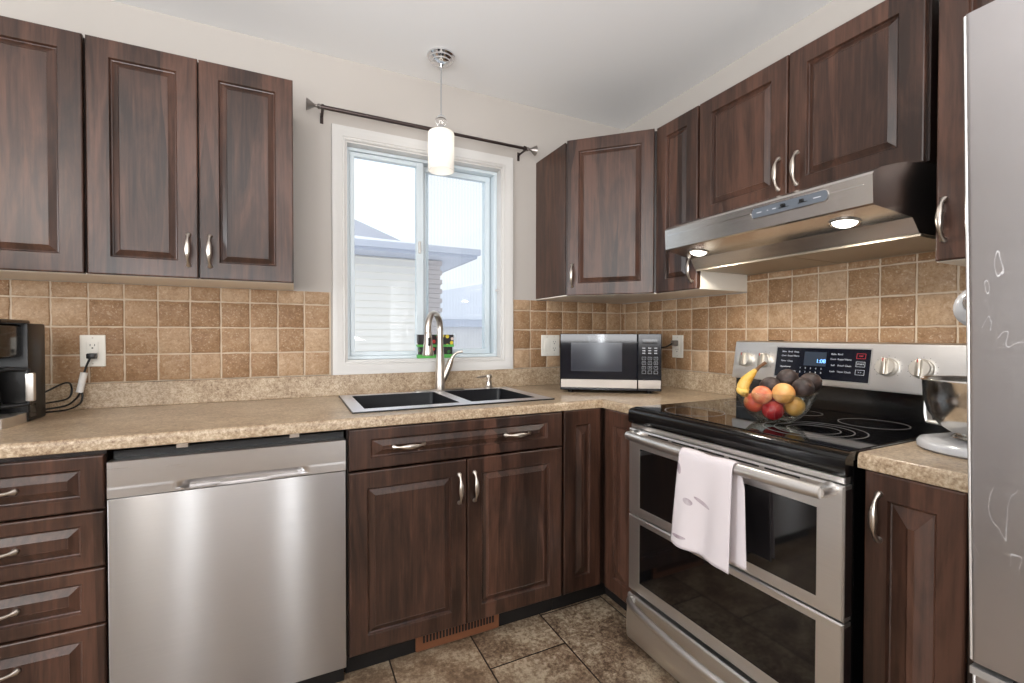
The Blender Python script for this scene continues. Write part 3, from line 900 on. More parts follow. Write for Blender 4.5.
def shade_mat():
    n = NT('opal_glass_lit')
    n.t.nodes.remove(n.b)
    out = [x for x in n.t.nodes if x.type == 'OUTPUT_MATERIAL'][0]
    tl = n.n('ShaderNodeBsdfTranslucent', {0: (0.95, 0.93, 0.9, 1)})
    df = n.n('ShaderNodeBsdfPrincipled', {'Base Color': (0.92, 0.9, 0.87, 1), 'Roughness': 0.15})
    mx = n.n('ShaderNodeMixShader', {0: 0.5, 1: tl, 2: df})
    em = n.n('ShaderNodeEmission', {0: (1, 0.95, 0.88, 1), 1: 0.06})
    ad = n.n('ShaderNodeAddShader', {0: mx, 1: em})
    n.t.links.new(ad.outputs[0], out.inputs[0])
    return n.m
bm = bmesh.new()
lathe(bm, [(0.018, -0.342), (0.050, -0.343), (0.057, -0.347), (0.059, -0.354), (0.059, -0.518), (0.0560, -0.518), (0.0555, -0.356), (0.050, -0.3475), (0.018, -0.346), (0.018, -0.342)], 40)
obj('lamp_shade', bm, shade_mat(), c, ang=0.9)
bm = bmesh.new()
lathe(bm, [(0, -0.346), (0.013, -0.347), (0.013, -0.37), (0.018, -0.39), (0.026, -0.425), (0.027, -0.442), (0.019, -0.460), (0, -0.468)], 20)
bl = NT('lit_bulb'); bl.p(base=(1, 1, 1, 1), em=(1, 0.93, 0.82, 1), ems=4)
obj('bulb', bm, bl.m, c)

# ================================================================== OUTLETS
def outlet(label, loc, rz, w, devices, switch_first=False):
    c = empty('outlet_plate', loc, rz, label, 'outlet')
    obj('plate', boxes((-w/2, w/2, -0.006, 0, -0.059, 0.059), bev=0.002), PLATE, c)
    for i, dx in enumerate(devices):
        sw = switch_first and i == 0
        d = obj('switch' if sw else 'receptacle', boxes((dx-.0165, dx+.0165, -0.0085, -0.006, -0.034, 0.034), bev=0.001), PLATE, c)
        if not sw:
            bm = bmesh.new()
            for dz in (-0.0185, 0.0185):
                box(bm, dx-.0075, dx-.0055, -0.0088, -0.0084, dz-.001, dz+.007)
                box(bm, dx+.0055, dx+.0075, -0.0088, -0.0084, dz-.001, dz+.007)
                lathe(bm, [(0, -0.0088), (0.0028, -0.0088), (0.0028, -0.0084)], 10, (dx, 0, dz-.008), 'y')
            obj('slots', bm, BLACK_MATTE, d)
    for dx in devices:
        for dz in (-0.048, 0.048):
            bm = bmesh.new(); lathe(bm, [(0, -0.0068), (0.0025, -0.0066), (0.003, -0.006)], 8, (dx, 0, dz), 'y')
            obj('screw', bm, NICKEL, c)
    return c
outlet('ivory single outlet with a black plug in it by the coffee maker', (-2.502, -0.0102, 1.1285), 0, 0.074, [0])
outlet('ivory double plate with a switch and outlet left of the microwave', (-0.524, -0.0102, 1.131), 0, 0.118, [-0.023, 0.023], True)
outlet('ivory single outlet on the right wall behind the microwave', (-0.0102, -0.458, 1.131), -PI/2, 0.074, [0])

# ================================================================== COFFEE MAKER
c = empty('coffee_maker', (-2.668, -0.26, CT), 0, 'black and silver drip coffee maker at the left end of the counter', 'coffee maker')
SILV = steel_mat('coffee_steel', rgb(216, 211, 205), 0.42, 'x')
bm = boxes((-0.085, 0.083, 0.0, 0.115, 0.0, 0.312), bev=0.006, seg=2)
obj('tower', bm, BLACK, c)
bm = boxes((-0.085, 0.072, -0.138, -0.0005, 0.205, 0.308), bev=0.010, seg=3)
box(bm, -0.088, 0.078, -0.140, 0.03, 0.308, 0.322, bev=0.004)
obj('brew_head', bm, BLACK_GLOSS, c)
bm = bmesh.new()
prism(bm, [(-0.06, -0.150), (0.035, -0.150), (0.062, -0.140), (0.068, -0.115), (0.068, -0.10), (-0.08, -0.10), (-0.08, -0.14)], 0.212, 0.300)
obj('front_panel', bm, SILV, c)
bm = bmesh.new()
prism(bm, [(-0.07, -0.130), (0.055, -0.130), (0.070, -0.120), (0.078, -0.100), (0.078, -0.0005), (-0.085, -0.0005), (-0.085, -0.12)], 0.0, 0.030)
obj('warming_base', bm, SILV, c)
bm = boxes((0.0795, 0.0845, 0.004, 0.045, 0.012, 0.055), bev=0.002)
obj('switch_panel', bm, BLACK_GLOSS, c)
cf = bmesh.new()
lathe(cf, [(0, 0.034), (0.050, 0.034), (0.060, 0.046), (0.062, 0.09), (0.056, 0.13), (0.046, 0.160), (0.044, 0.160), (0.054, 0.13), (0.060, 0.09), (0.058, 0.048), (0.049, 0.037), (0, 0.037)], 32, (-0.012, -0.082, 0))
ca = obj('carafe', cf, SMOKE_GLASS, c)
bm = bmesh.new()
lathe(bm, [(0, 0.178), (0.038, 0.176), (0.048, 0.168), (0.048, 0.156), (0.045, 0.156), (0, 0.160)], 32, (-0.012, -0.082, 0))
obj('carafe_lid', bm, BLACK, ca)
bm = bmesh.new()
lathe(bm, [(0.0628, 0.060), (0.0640, 0.060), (0.0640, 0.070), (0.0628, 0.070), (0.0628, 0.060)], 32, (-0.012, -0.082, 0))
obj('carafe_band', bm, BLACK, ca)
bm = bmesh.new()
lathe(bm, [(0, 0.037), (0.049, 0.038), (0.0575, 0.048), (0.0592, 0.075), (0, 0.075)], 32, (-0.012, -0.082, 0))
obj('coffee', bm, simple('coffee_liquid', rgb(24, 12, 8), 0.1), ca)
bm = bmesh.new()
tube(bm, [(0.030, -0.088, 0.165), (0.060, -0.065, 0.172), (0.098, -0.045, 0.168), (0.102, -0.042, 0.12), (0.098, -0.045, 0.062), (0.050, -0.075, 0.060)], 0.0075, 10)
obj('carafe_handle_frame', bm, BLACK, ca)
bm = boxes((0.094, 0.1145, -0.052, -0.034, 0.070, 0.158), bev=0.004, seg=2)
obj('carafe_handle', bm, SILV, ca)
bm = bmesh.new()
W = lambda x, y, z: (x+2.668, y+0.26, z-CT)
tube(bm, [W(-2.592, -0.16, .99), W(-2.548, -0.11, 1.02), W(-2.545, -0.07, 1.00), W(-2.552, -0.08, 0.962), W(-2.592, -0.15, 0.955)], 0.0032, 8, 6)
tube(bm, [W(-2.592, -0.15, .935), W(-2.548, -0.11, 0.94), W(-2.535, -0.07, 0.957), W(-2.530, -0.05, 0.975), W(-2.527, -0.042, 1.0), W(-2.522, -0.038, 1.04), W(-2.512, -0.036, 1.080), W(-2.502, -0.034, 1.107)], 0.0034, 8, 6)
tube(bm, [W(-2.592, -0.15, .925), W(-2.545, -0.10, 0.925), W(-2.525, -0.065, 0.94), W(-2.522, -0.05, 0.962), W(-2.526, -0.044, 0.985)], 0.0032, 8, 6)
cd = obj('power_cord', bm, BLACK, c, ang=1.2)
bm = boxes((0, 0.026, -0.03, 0, 0, 0.02), bev=0.004, seg=2)
obj('plug', bm, BLACK, c, loc=W(-2.512, -0.020, 1.100))
bm = bmesh.new(); tube(bm, [W(-2.532, -0.044, 0.978), W(-2.520, -0.038, 1.05)], 0.0105, 14)
obj('cord_tag', bm, simple('white_cord_wrap', rgb(228, 226, 222), 0.5), c)

# ================================================================== MICROWAVE
ma = math.atan2(-0.271, 0.386)
c = empty('microwave', (-0.664, -0.341, CT), ma, 'black and stainless microwave oven angled in the counter corner', 'microwave')
MW, MH, MD = 0.472, 0.272, 0.33
zb = 0.014
obj('case', boxes((0.003, MW-0.003, 0.012, MD, zb, zb+MH-0.004), bev=0.004), BLACK, c)
fr = boxes((0, 0.362, -0.012, 0.0115, zb, zb+MH-0.002), bev=0.003)
dr = obj('door', fr, simple('microwave_door_gloss', rgb(10, 12, 22), 0.06, spec=0.5), c)
obj('window', boxes((0.052, 0.292, -0.0135, -0.0118, zb+0.090, zb+0.228), bev=0.0004), simple('microwave_mesh_window', rgb(50, 52, 60), 0.12, spec=0.5), dr)
obj('steel_band', boxes((0.004, 0.361, -0.0145, -0.0119, zb+0.012, zb+0.052), bev=0.001), simple('microwave_steel', rgb(176, 168, 160), 0.35, 0.9), dr)
pn = obj('control_panel', boxes((0.364, MW, -0.012, 0.0115, zb, zb+MH-0.002), bev=0.003), simple('microwave_panel_gloss', rgb(12, 13, 20), 0.12, spec=0.4), c)
obj('open_button', boxes((0.366, MW-0.003, -0.0145, -0.0119, zb+0.012, zb+0.052), bev=0.001), simple('microwave_steel_button', rgb(176, 168, 160), 0.35, 0.9), pn)
KEY = simple('grey_key_print', rgb(150, 152, 156), 0.5)
bm = bmesh.new()
for j in range(4):
    for i in range(3):
        x = 0.392 + i*0.027; z = zb+0.082+j*0.0215
        for (a0, a1, b0, b1) in ((0, .018, 0, .0012), (0, .018, .0135, .0147), (0, .0012, 0, .0147), (.0168, .018, 0, .0147)):
            box(bm, x-.009+a0, x-.009+a1, -0.0126, -0.0119, z+b0, z+b1)
for i in range(3):
    for j in range(3):
        box(bm, 0.384+i*0.027, 0.398+i*0.027, -0.0126, -0.0119, zb+0.176+j*0.012, zb+0.181+j*0.012)
obj('keypad', bm, KEY, pn)
for k, s in enumerate(('1', '2', '3', '4', '5', '6', '7', '8', '9')):
    text_obj('key_digit', s, 0.010, KEY, pn, (0.392+(k % 3)*0.027, -0.0125, zb+0.1545-(k//3)*0.0215), (PI/2, 0, 0))
obj('clock_display', boxes((0.385, 0.452, -0.0128, -0.0119, zb+0.222, zb+0.244)), simple('display_glass', rgb(6, 6, 8), 0.05), pn)
for x in (0.05, MW-0.05):
    for y in (0.03, MD-0.05):
        bm = bmesh.new(); lathe(bm, [(0, 0), (0.012, 0), (0.014, zb+.001), (0, zb+.001)], 14, (x, y, 0))
        obj('foot', bm, BLACK, c)
bm = bmesh.new()
cm = Matrix.Rotation(-ma, 4, 'Z') @ Matrix.Translation((0.664, 0.341, -CT))
ptw = [(-0.10, -0.40, 1.12), (-0.075, -0.44, 1.13), (-0.05, -0.452, 1.145), (-0.038, -0.455, 1.148)]
tube(bm, [cm @ Vector(p) for p in ptw], 0.004, 8, 5)
obj('power_cord', bm, BLACK, c)
bm = boxes((-0.014, 0.014, -0.03, 0, -0.014, 0.014), bev=0.005, seg=2)
o = obj('plug', bm, simple('grey_plug', rgb(110, 104, 98), 0.5), c)
o.matrix_local = cm @ Matrix.Translation((-0.020, -0.457, 1.149)) @ Matrix.Rotation(-PI/2, 4, 'Z')

# ================================================================== RANGE
c = empty('range', (0.010, -1.2335, 0), -PI/2, 'stainless electric range with two oven doors and black glass cooktop', 'range')
# local x: 0 centre, + toward the refrigerator; local y: 0 wall, - toward the room
RW = 0.3765
obj('body', boxes((-RW+.002, RW-.002, -0.655, -0.022, 0.03, 0.893), bev=0.003), BLACK_GLOSS, c)
for x in (-RW+.05, RW-.05):
    for y in (-0.60, -0.08):
        bm = bmesh.new(); lathe(bm, [(0, 0), (0.018, 0), (0.018, 0.032), (0, 0.032)], 14, (x, y, 0))
        obj('foot', bm, BLACK, c)
# cooktop with a rounded front rim
bm = bmesh.new()
prof = [(-0.085, 0.894), (-0.085, 0.9135), (-0.655, 0.9135), (-0.672, 0.9110), (-0.684, 0.9065), (-0.689, 0.901), (-0.690, 0.896), (-0.690, 0.864), (-0.686, 0.858), (-0.657, 0.856), (-0.657, 0.894)]
prism(bm, prof, -RW-0.001, RW+0.001, 'x')
obj('cooktop_frame', bm, BLACK_GLOSS, c, ang=0.6)
obj('cooktop_glass', boxes((-RW+.008, RW-.008, -0.655, -0.105, 0.9137, 0.9155), bev=0.0006), GLASS_BLACK, c)
RING = simple('burner_ring_print', rgb(120, 116, 116), 0.25)
def ring(bm, x, y, r, t_=0.0016):
    z = 0.91565
    lathe(bm, [(r-t_, z), (r+t_, z), (r+t_, z+0.0003), (r-t_, z+0.0003), (r-t_, z)], 64, (x, y, 0))
def lc(wx, wy): return (-(wy+1.2335), wx)      # world to range local
for wx, wy, rs in ((-0.545, -1.040, (0.100,)), (-0.220, -1.010, (0.080,)), (-0.480, -1.415, (0.066, 0.098, 0.128)), (-0.225, -1.445, (0.088,)), (-0.22, -1.225, (0.060,))):
    bm = bmesh.new(); x, y = lc(wx, wy)
    for r in rs: ring(bm, x, y, r)
    obj('burner_ring', bm, RING, c)
# vent strip between cooktop and door
obj('vent_strip', boxes((-RW+.004, RW-.004, -0.680, -0.656, 0.838, 0.8555), bev=0.002), STEEL_Y, c)
def oven_door(z0, z1, wz0, wz1, name):
    bm = bmesh.new()
    x0, x1 = -RW+.001, RW-.001
    a, b = -0.315, 0.315
    fy, ty = -0.689, -0.657
    pieces = [(x0, x1, ty, fy, z0, wz0), (x0, x1, ty, fy, wz1, z1), (x0, a, ty, fy, wz0, wz1), (b, x1, ty, fy, wz0, wz1)]
    w_, h_ = x1-x0, z1-z0
    L = []
    def lp(xa, xb, za, zb_, y): return [bm.verts.new(p) for p in ((xa, y, za), (xb, y, za), (xb, y, zb_), (xa, y, zb_))]
    L = [lp(x0, x1, z0, z1, ty), lp(x0, x1, z0, z1, fy+.004), lp(x0+.004, x1-.004, z0+.004, z1-.004, fy), lp(a, b, wz0, wz1, fy), lp(a+.002, b-.002, wz0+.002, wz1-.002, fy+.003)]
    for p, q in zip(L, L[1:]):
        for i in range(4): bm.faces.new([p[i], p[(i+1) % 4], q[(i+1) % 4], q[i]])
    bm.faces.new(L[0][::-1]); bm.faces.new(L[-1])
    d = obj(name, bm, STEEL_Y, c, ang=0.3)
    obj('window', boxes((a+.001, b-.001, fy+.0005, fy+.003, wz0+.001, wz1-.001)), OVEN_GLASS, d)
    obj('side_trim', boxes((x1-.0004, x1+.0006, ty+.002, fy+.007, z0+.01, z1-.01)), simple('brown_black_door_edge', rgb(44, 34, 32), 0.35, 0.3), d)
    return d
d1 = oven_door(0.5135, 0.836, 0.547, 0.768, 'oven_door')
d2 = oven_door(0.222, 0.5085, 0.265, 0.487, 'oven_door')
bm = bmesh.new()
for i in range(5):
    x = -0.27 + i*0.112
    box(bm, x, x+0.095, -0.6905, -0.6885, 0.826, 0.830)
obj('vent_slots', bm, BLACK_MATTE, d1)
bm = bmesh.new()
tube(bm, [(-0.322, -0.738, 0.822), (-0.17, -0.749, 0.822), (0, -0.7535, 0.822), (0.17, -0.749, 0.822), (0.352, -0.738, 0.822)], 0.0155, 18, 5)
for x in (-0.322, 0.345):
    tube(bm, [(x, -0.688, 0.822), (x, -0.740, 0.822)], [0.017, 0.015], 14)
obj('handle', bm, STEEL_Y, d1, ang=0.8)
# storage drawer
bm = bmesh.new()
prism(bm, [(-0.657, 0.030), (-0.657, 0.205), (-0.684, 0.205), (-0.690, 0.200), (-0.694, 0.15), (-0.697, 0.09), (-0.694, 0.04), (-0.688, 0.030)], -RW+.001, RW-.001, 'x')
dd = obj('drawer', bm, STEEL_Y, c, ang=0.5)
bm = bmesh.new()
tube(bm, [(-0.345, -0.690, 0.192), (-0.335, -0.716, 0.192), (-0.24, -0.732, 0.188), (0, -0.742, 0.182), (0.24, -0.732, 0.188), (0.335, -0.716, 0.192), (0.345, -0.690, 0.192)], 0.0135, 14, 5, flat=(1.2, 0.8))
obj('handle', bm, STEEL_Y, dd, ang=0.8)
# backguard
bm = bmesh.new()
prism(bm, [(-0.022, 0.9135), (-0.022, 1.150), (-0.070, 1.150), (-0.088, 1.010), (-0.088, 0.9137)], -RW+.0005, RW-.0005, 'x')
obj('backguard', bm, BLACK_GLOSS, c)
bm = bmesh.new()
prism(bm, [(-0.030, 1.166), (-0.070, 1.166), (-0.078, 1.161), (-0.104, 1.012), (-0.103, 1.006), (-0.0885, 1.006), (-0.071, 1.1505), (-0.030, 1.1505)], -RW-.008, RW+.008, 'x')
fc = obj('control_face', bm, STEEL_Y, c, ang=0.4)
lean = math.atan2(0.026, 0.149)
def onface(x, z, out=0.0):
    yy = -0.078 - (1.161-z)/0.149*0.026
    return (x, yy-out, z)
fr_rot = (PI/2-lean, 0, 0)
def onface_box(name, x0, x1, z0, z1, th, mat, parent=fc, bev=0.0008, out=0.0):
    cz = (z0+z1)/2; cx_ = (x0+x1)/2
    h_ = (z1-z0)/math.cos(lean)
    bm = bmesh.new(); box(bm, x0-cx_, x1-cx_, -h_/2, h_/2, 0, th, bev=bev)
    return obj(name, bm, mat, parent, loc=onface(cx_, cz, out), rot=fr_rot)
dx0, dx1 = lc(0, -1.041)[0], lc(0, -1.371)[0]
onface_box('display_bezel', dx0-.004, dx1+.004, 1.024, 1.1455, 0.0012, simple('bezel_silver', rgb(200, 198, 196), 0.3, 0.8))
dp = onface_box('display', dx0, dx1, 1.028, 1.1415, 0.0022, simple('navy_black_display', rgb(17, 20, 30), 0.12, spec=0.6))
onface_box('display_screen', dx0+.110, dx0+.190, 1.075, 1.128, 0.0026, simple('display_screen_grey', rgb(52, 60, 72), 0.2))
BLUE = NT('blue_led_digits'); BLUE.p(base=(0, 0, 0, 1), em=rgb(120, 180, 255), ems=3.0)
TXT = simple('white_label_print', rgb(196, 198, 204), 0.5)
def ftext(s, x, z, size, mat=TXT, out=0.003):
    p = onface(x, z, out)
    return text_obj('label_text', s, size, mat, dp, (0, 0, 0), (0, 0, 0)), p
def face_text(s, x, z, size, mat=TXT, out=0.0028):
    o = text_obj('label_text', s, size, mat, c, onface(x, z, out), fr_rot, 0.0003)
    o.parent = fc
    return o
face_text('1:08', dx0+.172, 1.094, 0.020, BLUE.m)
for i, (a_, b_) in enumerate((('1', '6'), ('2', '7'), ('3', '8'), ('4', '9'), ('5', '0'))):
    face_text(a_, dx0+.100+i*0.019, 1.066, 0.009); face_text(b_, dx0+.100+i*0.019, 1.051, 0.009)
for (s, x, z) in (('Bake', .032, 1.126), ('Broil', .056, 1.126), ('Keep', .080, 1.126), ('Conv', .032, 1.110), ('Roast', .056, 1.110), ('Warm', .080, 1.110), ('Timer', .032, 1.090), ('Clean', .058, 1.090),
                  ('Upper', .032, 1.068), ('Lower', .052, 1.068), ('Light', .076, 1.052), ('Bake', .214, 1.122), ('Broil', .236, 1.122), ('Conv', .214, 1.104), ('Roast', .238, 1.104), ('Warm', .262, 1.104),
                  ('Self', .214, 1.082), ('Proof', .240, 1.082), ('Clean', .264, 1.082), ('Lock', .214, 1.060), ('Timer', .240, 1.060), ('Clock', .264, 1.060)):
    face_text(s, dx0+x, z, 0.0088)
for (z, s, m) in ((1.118, 'OFF', simple('red_print', rgb(205, 50, 60), 0.5)), (1.090, 'START', TXT), (1.062, '< >', TXT)):
    xc = dx0+0.302
    bm = bmesh.new()
    for (a0, a1, b0, b1) in ((-.014, .014, -.009, -.008), (-.014, .014, .008, .009), (-.014, -.013, -.008, .008), (.013, .014, -.008, .008)): box(bm, a0, a1, b0, b1, 0, .0003)
    o = obj('button_outline', bm, m, fc, loc=onface(xc, z, 0.0025), rot=fr_rot)
    face_text(s, xc, z, 0.0075, m)
for wy in (-0.908, -0.992, -1.422, -1.513):
    x = lc(0, wy)[0]
    bm = bmesh.new()
    lathe(bm, [(0.031, 0), (0.031, 0.004), (0.029, 0.006), (0.0285, 0.020), (0.026, 0.0235), (0, 0.0245)], 32)
    k = obj('knob', bm, KNOB, fc, loc=onface(x, 1.085), rot=fr_rot, ang=0.5)
    bm = bmesh.new(); box(bm, -0.0075, 0.0075, -0.027, 0.027, 0.020, 0.036, bev=0.003, seg=2)
    obj('knob_grip', bm, simple('knob_grip_nickel', rgb(188, 180, 168), 0.3, 0.9), k)
    bm = bmesh.new(); box(bm, -0.0012, 0.0012, 0.016, 0.026, 0.0358, 0.0364)
    obj('knob_mark', bm, simple('red_mark', rgb(190, 30, 40), 0.5), k)
    bm = bmesh.new()
    for a in range(-130, 131, 26):
        t_ = R(a+90); bx = 0.038*math.cos(t_); by = 0.038*math.sin(t_)
        box(bm, bx-.0009, bx+.0009, by-.0009, by+.0009, 0.0, 0.0006)
    obj('dial_marks', bm, simple('grey_dial_print', rgb(90, 88, 88), 0.5), fc, loc=onface(x, 1.085), rot=fr_rot)
obj('rear_vent', boxes((-0.245, -0.215, -0.060, -0.045, 1.166, 1.169), (-0.205, -0.190, -0.060, -0.045, 1.166, 1.169)), BLACK, c)

# ================================================================== TOWEL
c = None
bm = bmesh.new()
nu, nv = 30, 70
def towel_pt(s, t, off=0.0):
    """s across 0..1 (toward refrigerator), t along -1 (back hem) .. 1 (front hem)"""
    bx, bz, r = -0.7435, 0.822, 0.0185
    arc = PI*r/2
    LF, LB = 0.306, 0.300
    d = t*LF if t > 0 else t*LB
    if abs(d) < arc:
        a = PI/2 + d/r
        x = bx + r*math.cos(a); z = bz + r*math.sin(a)
        k = 0.0
    else:
        k = abs(d)-arc
        x = bx + (-r if d > 0 else r*0.75); z = bz - k
    y = -1.187 - 0.188*s
    if t > 0:
        kk = k/0.3
        y += kk*(0.024 - 0.026*s)
        z -= 0.004*s*kk
        x += -0.008*math.sin(s*7.5+0.6)*min(1, kk*1.4) - 0.010*kk + 0.005*math.sin(s*13+kk*2)*kk
    else:
        kk = k/0.27
        y += -0.010*kk - 0.012*min(1, k/0.05)
        x += 0.004*math.sin(s*6)*kk
        x = min(x, -0.6965)
    if k == 0: x += 0.0
    return Vector((x, y, z + 0.002*math.sin(s*9)*(1 if k == 0 else 0)))
grid = [[bm.verts.new(towel_pt(i/nu, -1+2*j/nv)) for j in range(nv+1)] for i in range(nu+1)]
for i in range(nu):
    for j in range(nv): bm.faces.new([grid[i][j], grid[i+1][j], grid[i+1][j+1], grid[i][j+1]])
def towel_mat():
    n = NT('printed_tea_towel')
    g = n.n('ShaderNodeNewGeometry')
    s = n.n('ShaderNodeSeparateXYZ', {0: g.outputs['Position']})
    y, z = s.outputs[1], s.outputs[2]
    nz = n.noise(n.pos((1, 30, 30)), 1.0, 3, 0.6)
    tot = None
    for (cy, cz, ry, rz, rot) in ((-1.155, .745, .016, .024, .3), (-1.19, .78, .008, .018, -.2), (-1.143, .585, .020, .010, .5), (-1.20, .575, .030, .006, -.1), (-1.275, .70, .030, .006, .4), (-1.165, .80, .006, .020, .4), (-1.23, .69, .018, .010, .1)):
        a = n.math('SUBTRACT', y, cy); b = n.math('SUBTRACT', z, cz)
        ca_, sa_ = math.cos(rot), math.sin(rot)
        u = n.math('DIVIDE', n.math('ADD', n.math('MULTIPLY', a, ca_), n.math('MULTIPLY', b, sa_)), ry)
        v = n.math('DIVIDE', n.math('SUBTRACT', n.math('MULTIPLY', b, ca_), n.math('MULTIPLY', a, sa_)), rz)
        d = n.math('ADD', n.math('MULTIPLY', u, u), n.math('MULTIPLY', v, v))
        d = n.math('ADD', d, n.math('MULTIPLY', nz, 0.6))
        m = n.math('LESS_THAN', d, 1.2)
        tot = m if tot is None else n.math('MAXIMUM', tot, m)
    fac = n.math('MULTIPLY', tot, n.math('MULTIPLY', nz, 0.95))
    c_ = n.mix(fac, rgb(214, 205, 207), rgb(100, 62, 84))
    wv = n.noise(n.pos(), 600, 2, 0.5)
    n.p(base=c_, rough=0.9, spec=0.1, normal=n.bump(wv, 0.25, 0.0008))
    return n.m
tw = obj('dish_towel', bm, towel_mat(), ang=2.0)
md = tw.modifiers.new('thickness', 'SOLIDIFY'); md.thickness = 0.0022; md.offset = 0
tag(tw, 'white tea towel with faint purple leaf print hanging on the oven handle', 'towel')

# ================================================================== HOOD
c = empty('range_hood', (0, -1.2335, 1.458), -PI/2, 'stainless under-cabinet range hood with two lit lamps', 'range hood')
z_ = -1.458
HW = 0.376
# visor: box outer, front face at y -0.505
def xz_ring(y, x, z): return (x, y, z)
bm = bmesh.new()
yf = -0.500
# side profile (y,z), swept; front corners slightly narrower
sec_out = [(-0.001, 1.652), (-0.300, 1.652), (-0.400, 1.643), (-0.470, 1.625), (yf, 1.610), (yf-0.006, 1.602), (yf-0.002, 1.528), (yf+0.004, 1.524)]
def xw(y, sg):
    t_ = min(1, max(0, (-y-0.30)/0.2)); return HW - (0.034 if sg > 0 else 0.005)*t_
Lr = []
for sgn in (-1, 1):
    Lr.append([bm.verts.new((sgn*xw(y, sgn), y, z+z_)) for y, z in sec_out])
for k in range(len(sec_out)-1): bm.faces.new([Lr[0][k], Lr[0][k+1], Lr[1][k+1], Lr[1][k]])
# side walls down to the bottom
side_low = [(-0.001, 1.462), (-0.335, 1.462), (-0.362, 1.502), (-0.472, 1.520)]
for i, sgn in enumerate((-1, 1)):
    low = [bm.verts.new((sgn*xw(y, sgn), y, z+z_)) for y, z in side_low]
    bm.faces.new(Lr[i] + low[::-1])
    Lr[i].append(low)
A, B = Lr[0][-1], Lr[1][-1]
Lr0, Lr1 = Lr[0][:-1], Lr[1][:-1]
bm.faces.new([Lr0[-1], A[3], B[3], Lr1[-1]])
for k in range(3): 
    bm.faces.new([A[k], A[k+1], B[k+1], B[k]])
bm.faces.new([A[0], B[0], Lr1[0], Lr0[0]])
obj('canopy', bm, STEEL_HOOD, c, ang=0.22)
# mesh filters
def filt_mat():
    n = NT('aluminium_filter_mesh')
    v = n.n('ShaderNodeTexVoronoi', {'Vector': n.pos((1, 1, 1)), 'Scale': 190.0, 'Randomness': 0.15}).outputs[0]
    n.p(base=n.ramp(v, [(0.15, rgb(60, 52, 42)), (0.5, rgb(176, 166, 150))]), rough=0.45, metal=0.8, normal=n.bump(v, 0.6, 0.002))
    return n.m
FM = filt_mat()
for x0, x1 in ((-HW+.012, -0.008), (0.008, HW-.012)):
    obj('filter', boxes((x0, x1, -0.318, -0.020, -0.002, 0.0035), bev=0.001), FM, c)
obj('filter_rail', boxes((-HW+.004, HW-.004, -0.332, -0.319, -0.003, 0.003), (-HW+.004, HW-.004, -0.019, -0.006, -0.003, 0.003), (-0.007, 0.007, -0.318, -0.020, -0.003, 0.003)), FM, c)
LAMP = NT('lit_hood_lens'); LAMP.p(base=(1, 1, 1, 1), em=(1, 0.95, 0.86, 1), ems=5.0, rough=0.3)
nrm = Vector((0, -0.018, -0.110)).normalized()
for x in (-0.284, 0.232):
    p0 = Vector((x, -0.418, 1.5105+z_))
    bm = bmesh.new()
    lathe(bm, [(0.038, 0.001), (0.040, -0.003), (0.036, -0.004), (0.030, 0.001)], 28)
    q = (-nrm).to_track_quat('Z', 'Y').to_euler()
    b = obj('lamp_bezel', bm, CHROME, c, loc=p0, rot=q)
    bm = bmesh.new()
    lathe(bm, [(0.030, 0.0), (0.028, -0.004), (0.020, -0.009), (0, -0.011)], 28)
    obj('lamp_lens', bm, LAMP.m, b)
    ld = bpy.data.lights.new('hood_lamp_light', 'AREA'); ld.shape = 'DISK'; ld.size = 0.05; ld.energy = 1.6; ld.color = (1, 0.93, 0.82)
    lo = bpy.data.objects.new('hood_lamp_light', ld); col.objects.link(lo)
    lo.location = (-0.418, -1.2335-x, 1.494)
    lo.rotation_euler = (0, 0, 0)
# control badge and trim lines on the visor
HG = simple('slate_control_panel', rgb(92, 98, 106), 0.4)
xc0, xc1 = -(-1.238+1.2335), -(-1.470+1.2335)
bm = bmesh.new()
pp = []
for k in range(9):
    a = R(-90-180*k/8); pp.append((xc0+0.010+0.010*math.cos(a), 0.0145*math.sin(a)))
for k in range(9):
    a = R(90-180*k/8); pp.append((xc1-0.012+0.012*math.cos(a), 0.0145*math.sin(a)))
fs = prism(bm, [(x, z) for x, z in pp], -0.0015, 0.004, 'y')
hp = obj('control_panel', bm, HG, c, loc=(0, yf-0.0045, 1.578+z_), ang=0.8)
bm = bmesh.new()
tube(bm, [(x*1.0, -0.001, z*1.12) for x, z in pp+[pp[0]]], 0.0014, 6, caps=False)
obj('panel_trim', bm, CHROME, hp)
obj('slider', boxes((xc0+.10, xc0+.112, -0.010, -0.002, -0.002, 0.006), (xc0+.090, xc0+.122, -0.003, -0.0012, -0.004, -0.002), bev=0.0005), BLACK, hp)
obj('slider', boxes((xc0+.155, xc0+.166, -0.008, -0.002, -0.002, 0.006), (xc0+.148, xc0+.176, -0.003, -0.0012, -0.004, -0.002), bev=0.0005), BLACK, hp)
bm = bmesh.new()
for (a, b) in ((.018, .034), (.053, .056), (.070, .082), (.192, .212)): box(bm, xc0+a, xc0+b, -0.0020, -0.0014, -0.001, 0.0012)
obj('panel_print', bm, TXT, hp)
bm = boxes((-HW+.02, xc0-.004, -0.001, 0.001, -0.0008, 0.0008), (xc1+.006, xc1+.085, -0.001, 0.001, -0.0008, 0.0008))
obj('trim_line', bm, CHROME, c, loc=(0, yf-0.0048, 1.580+z_))

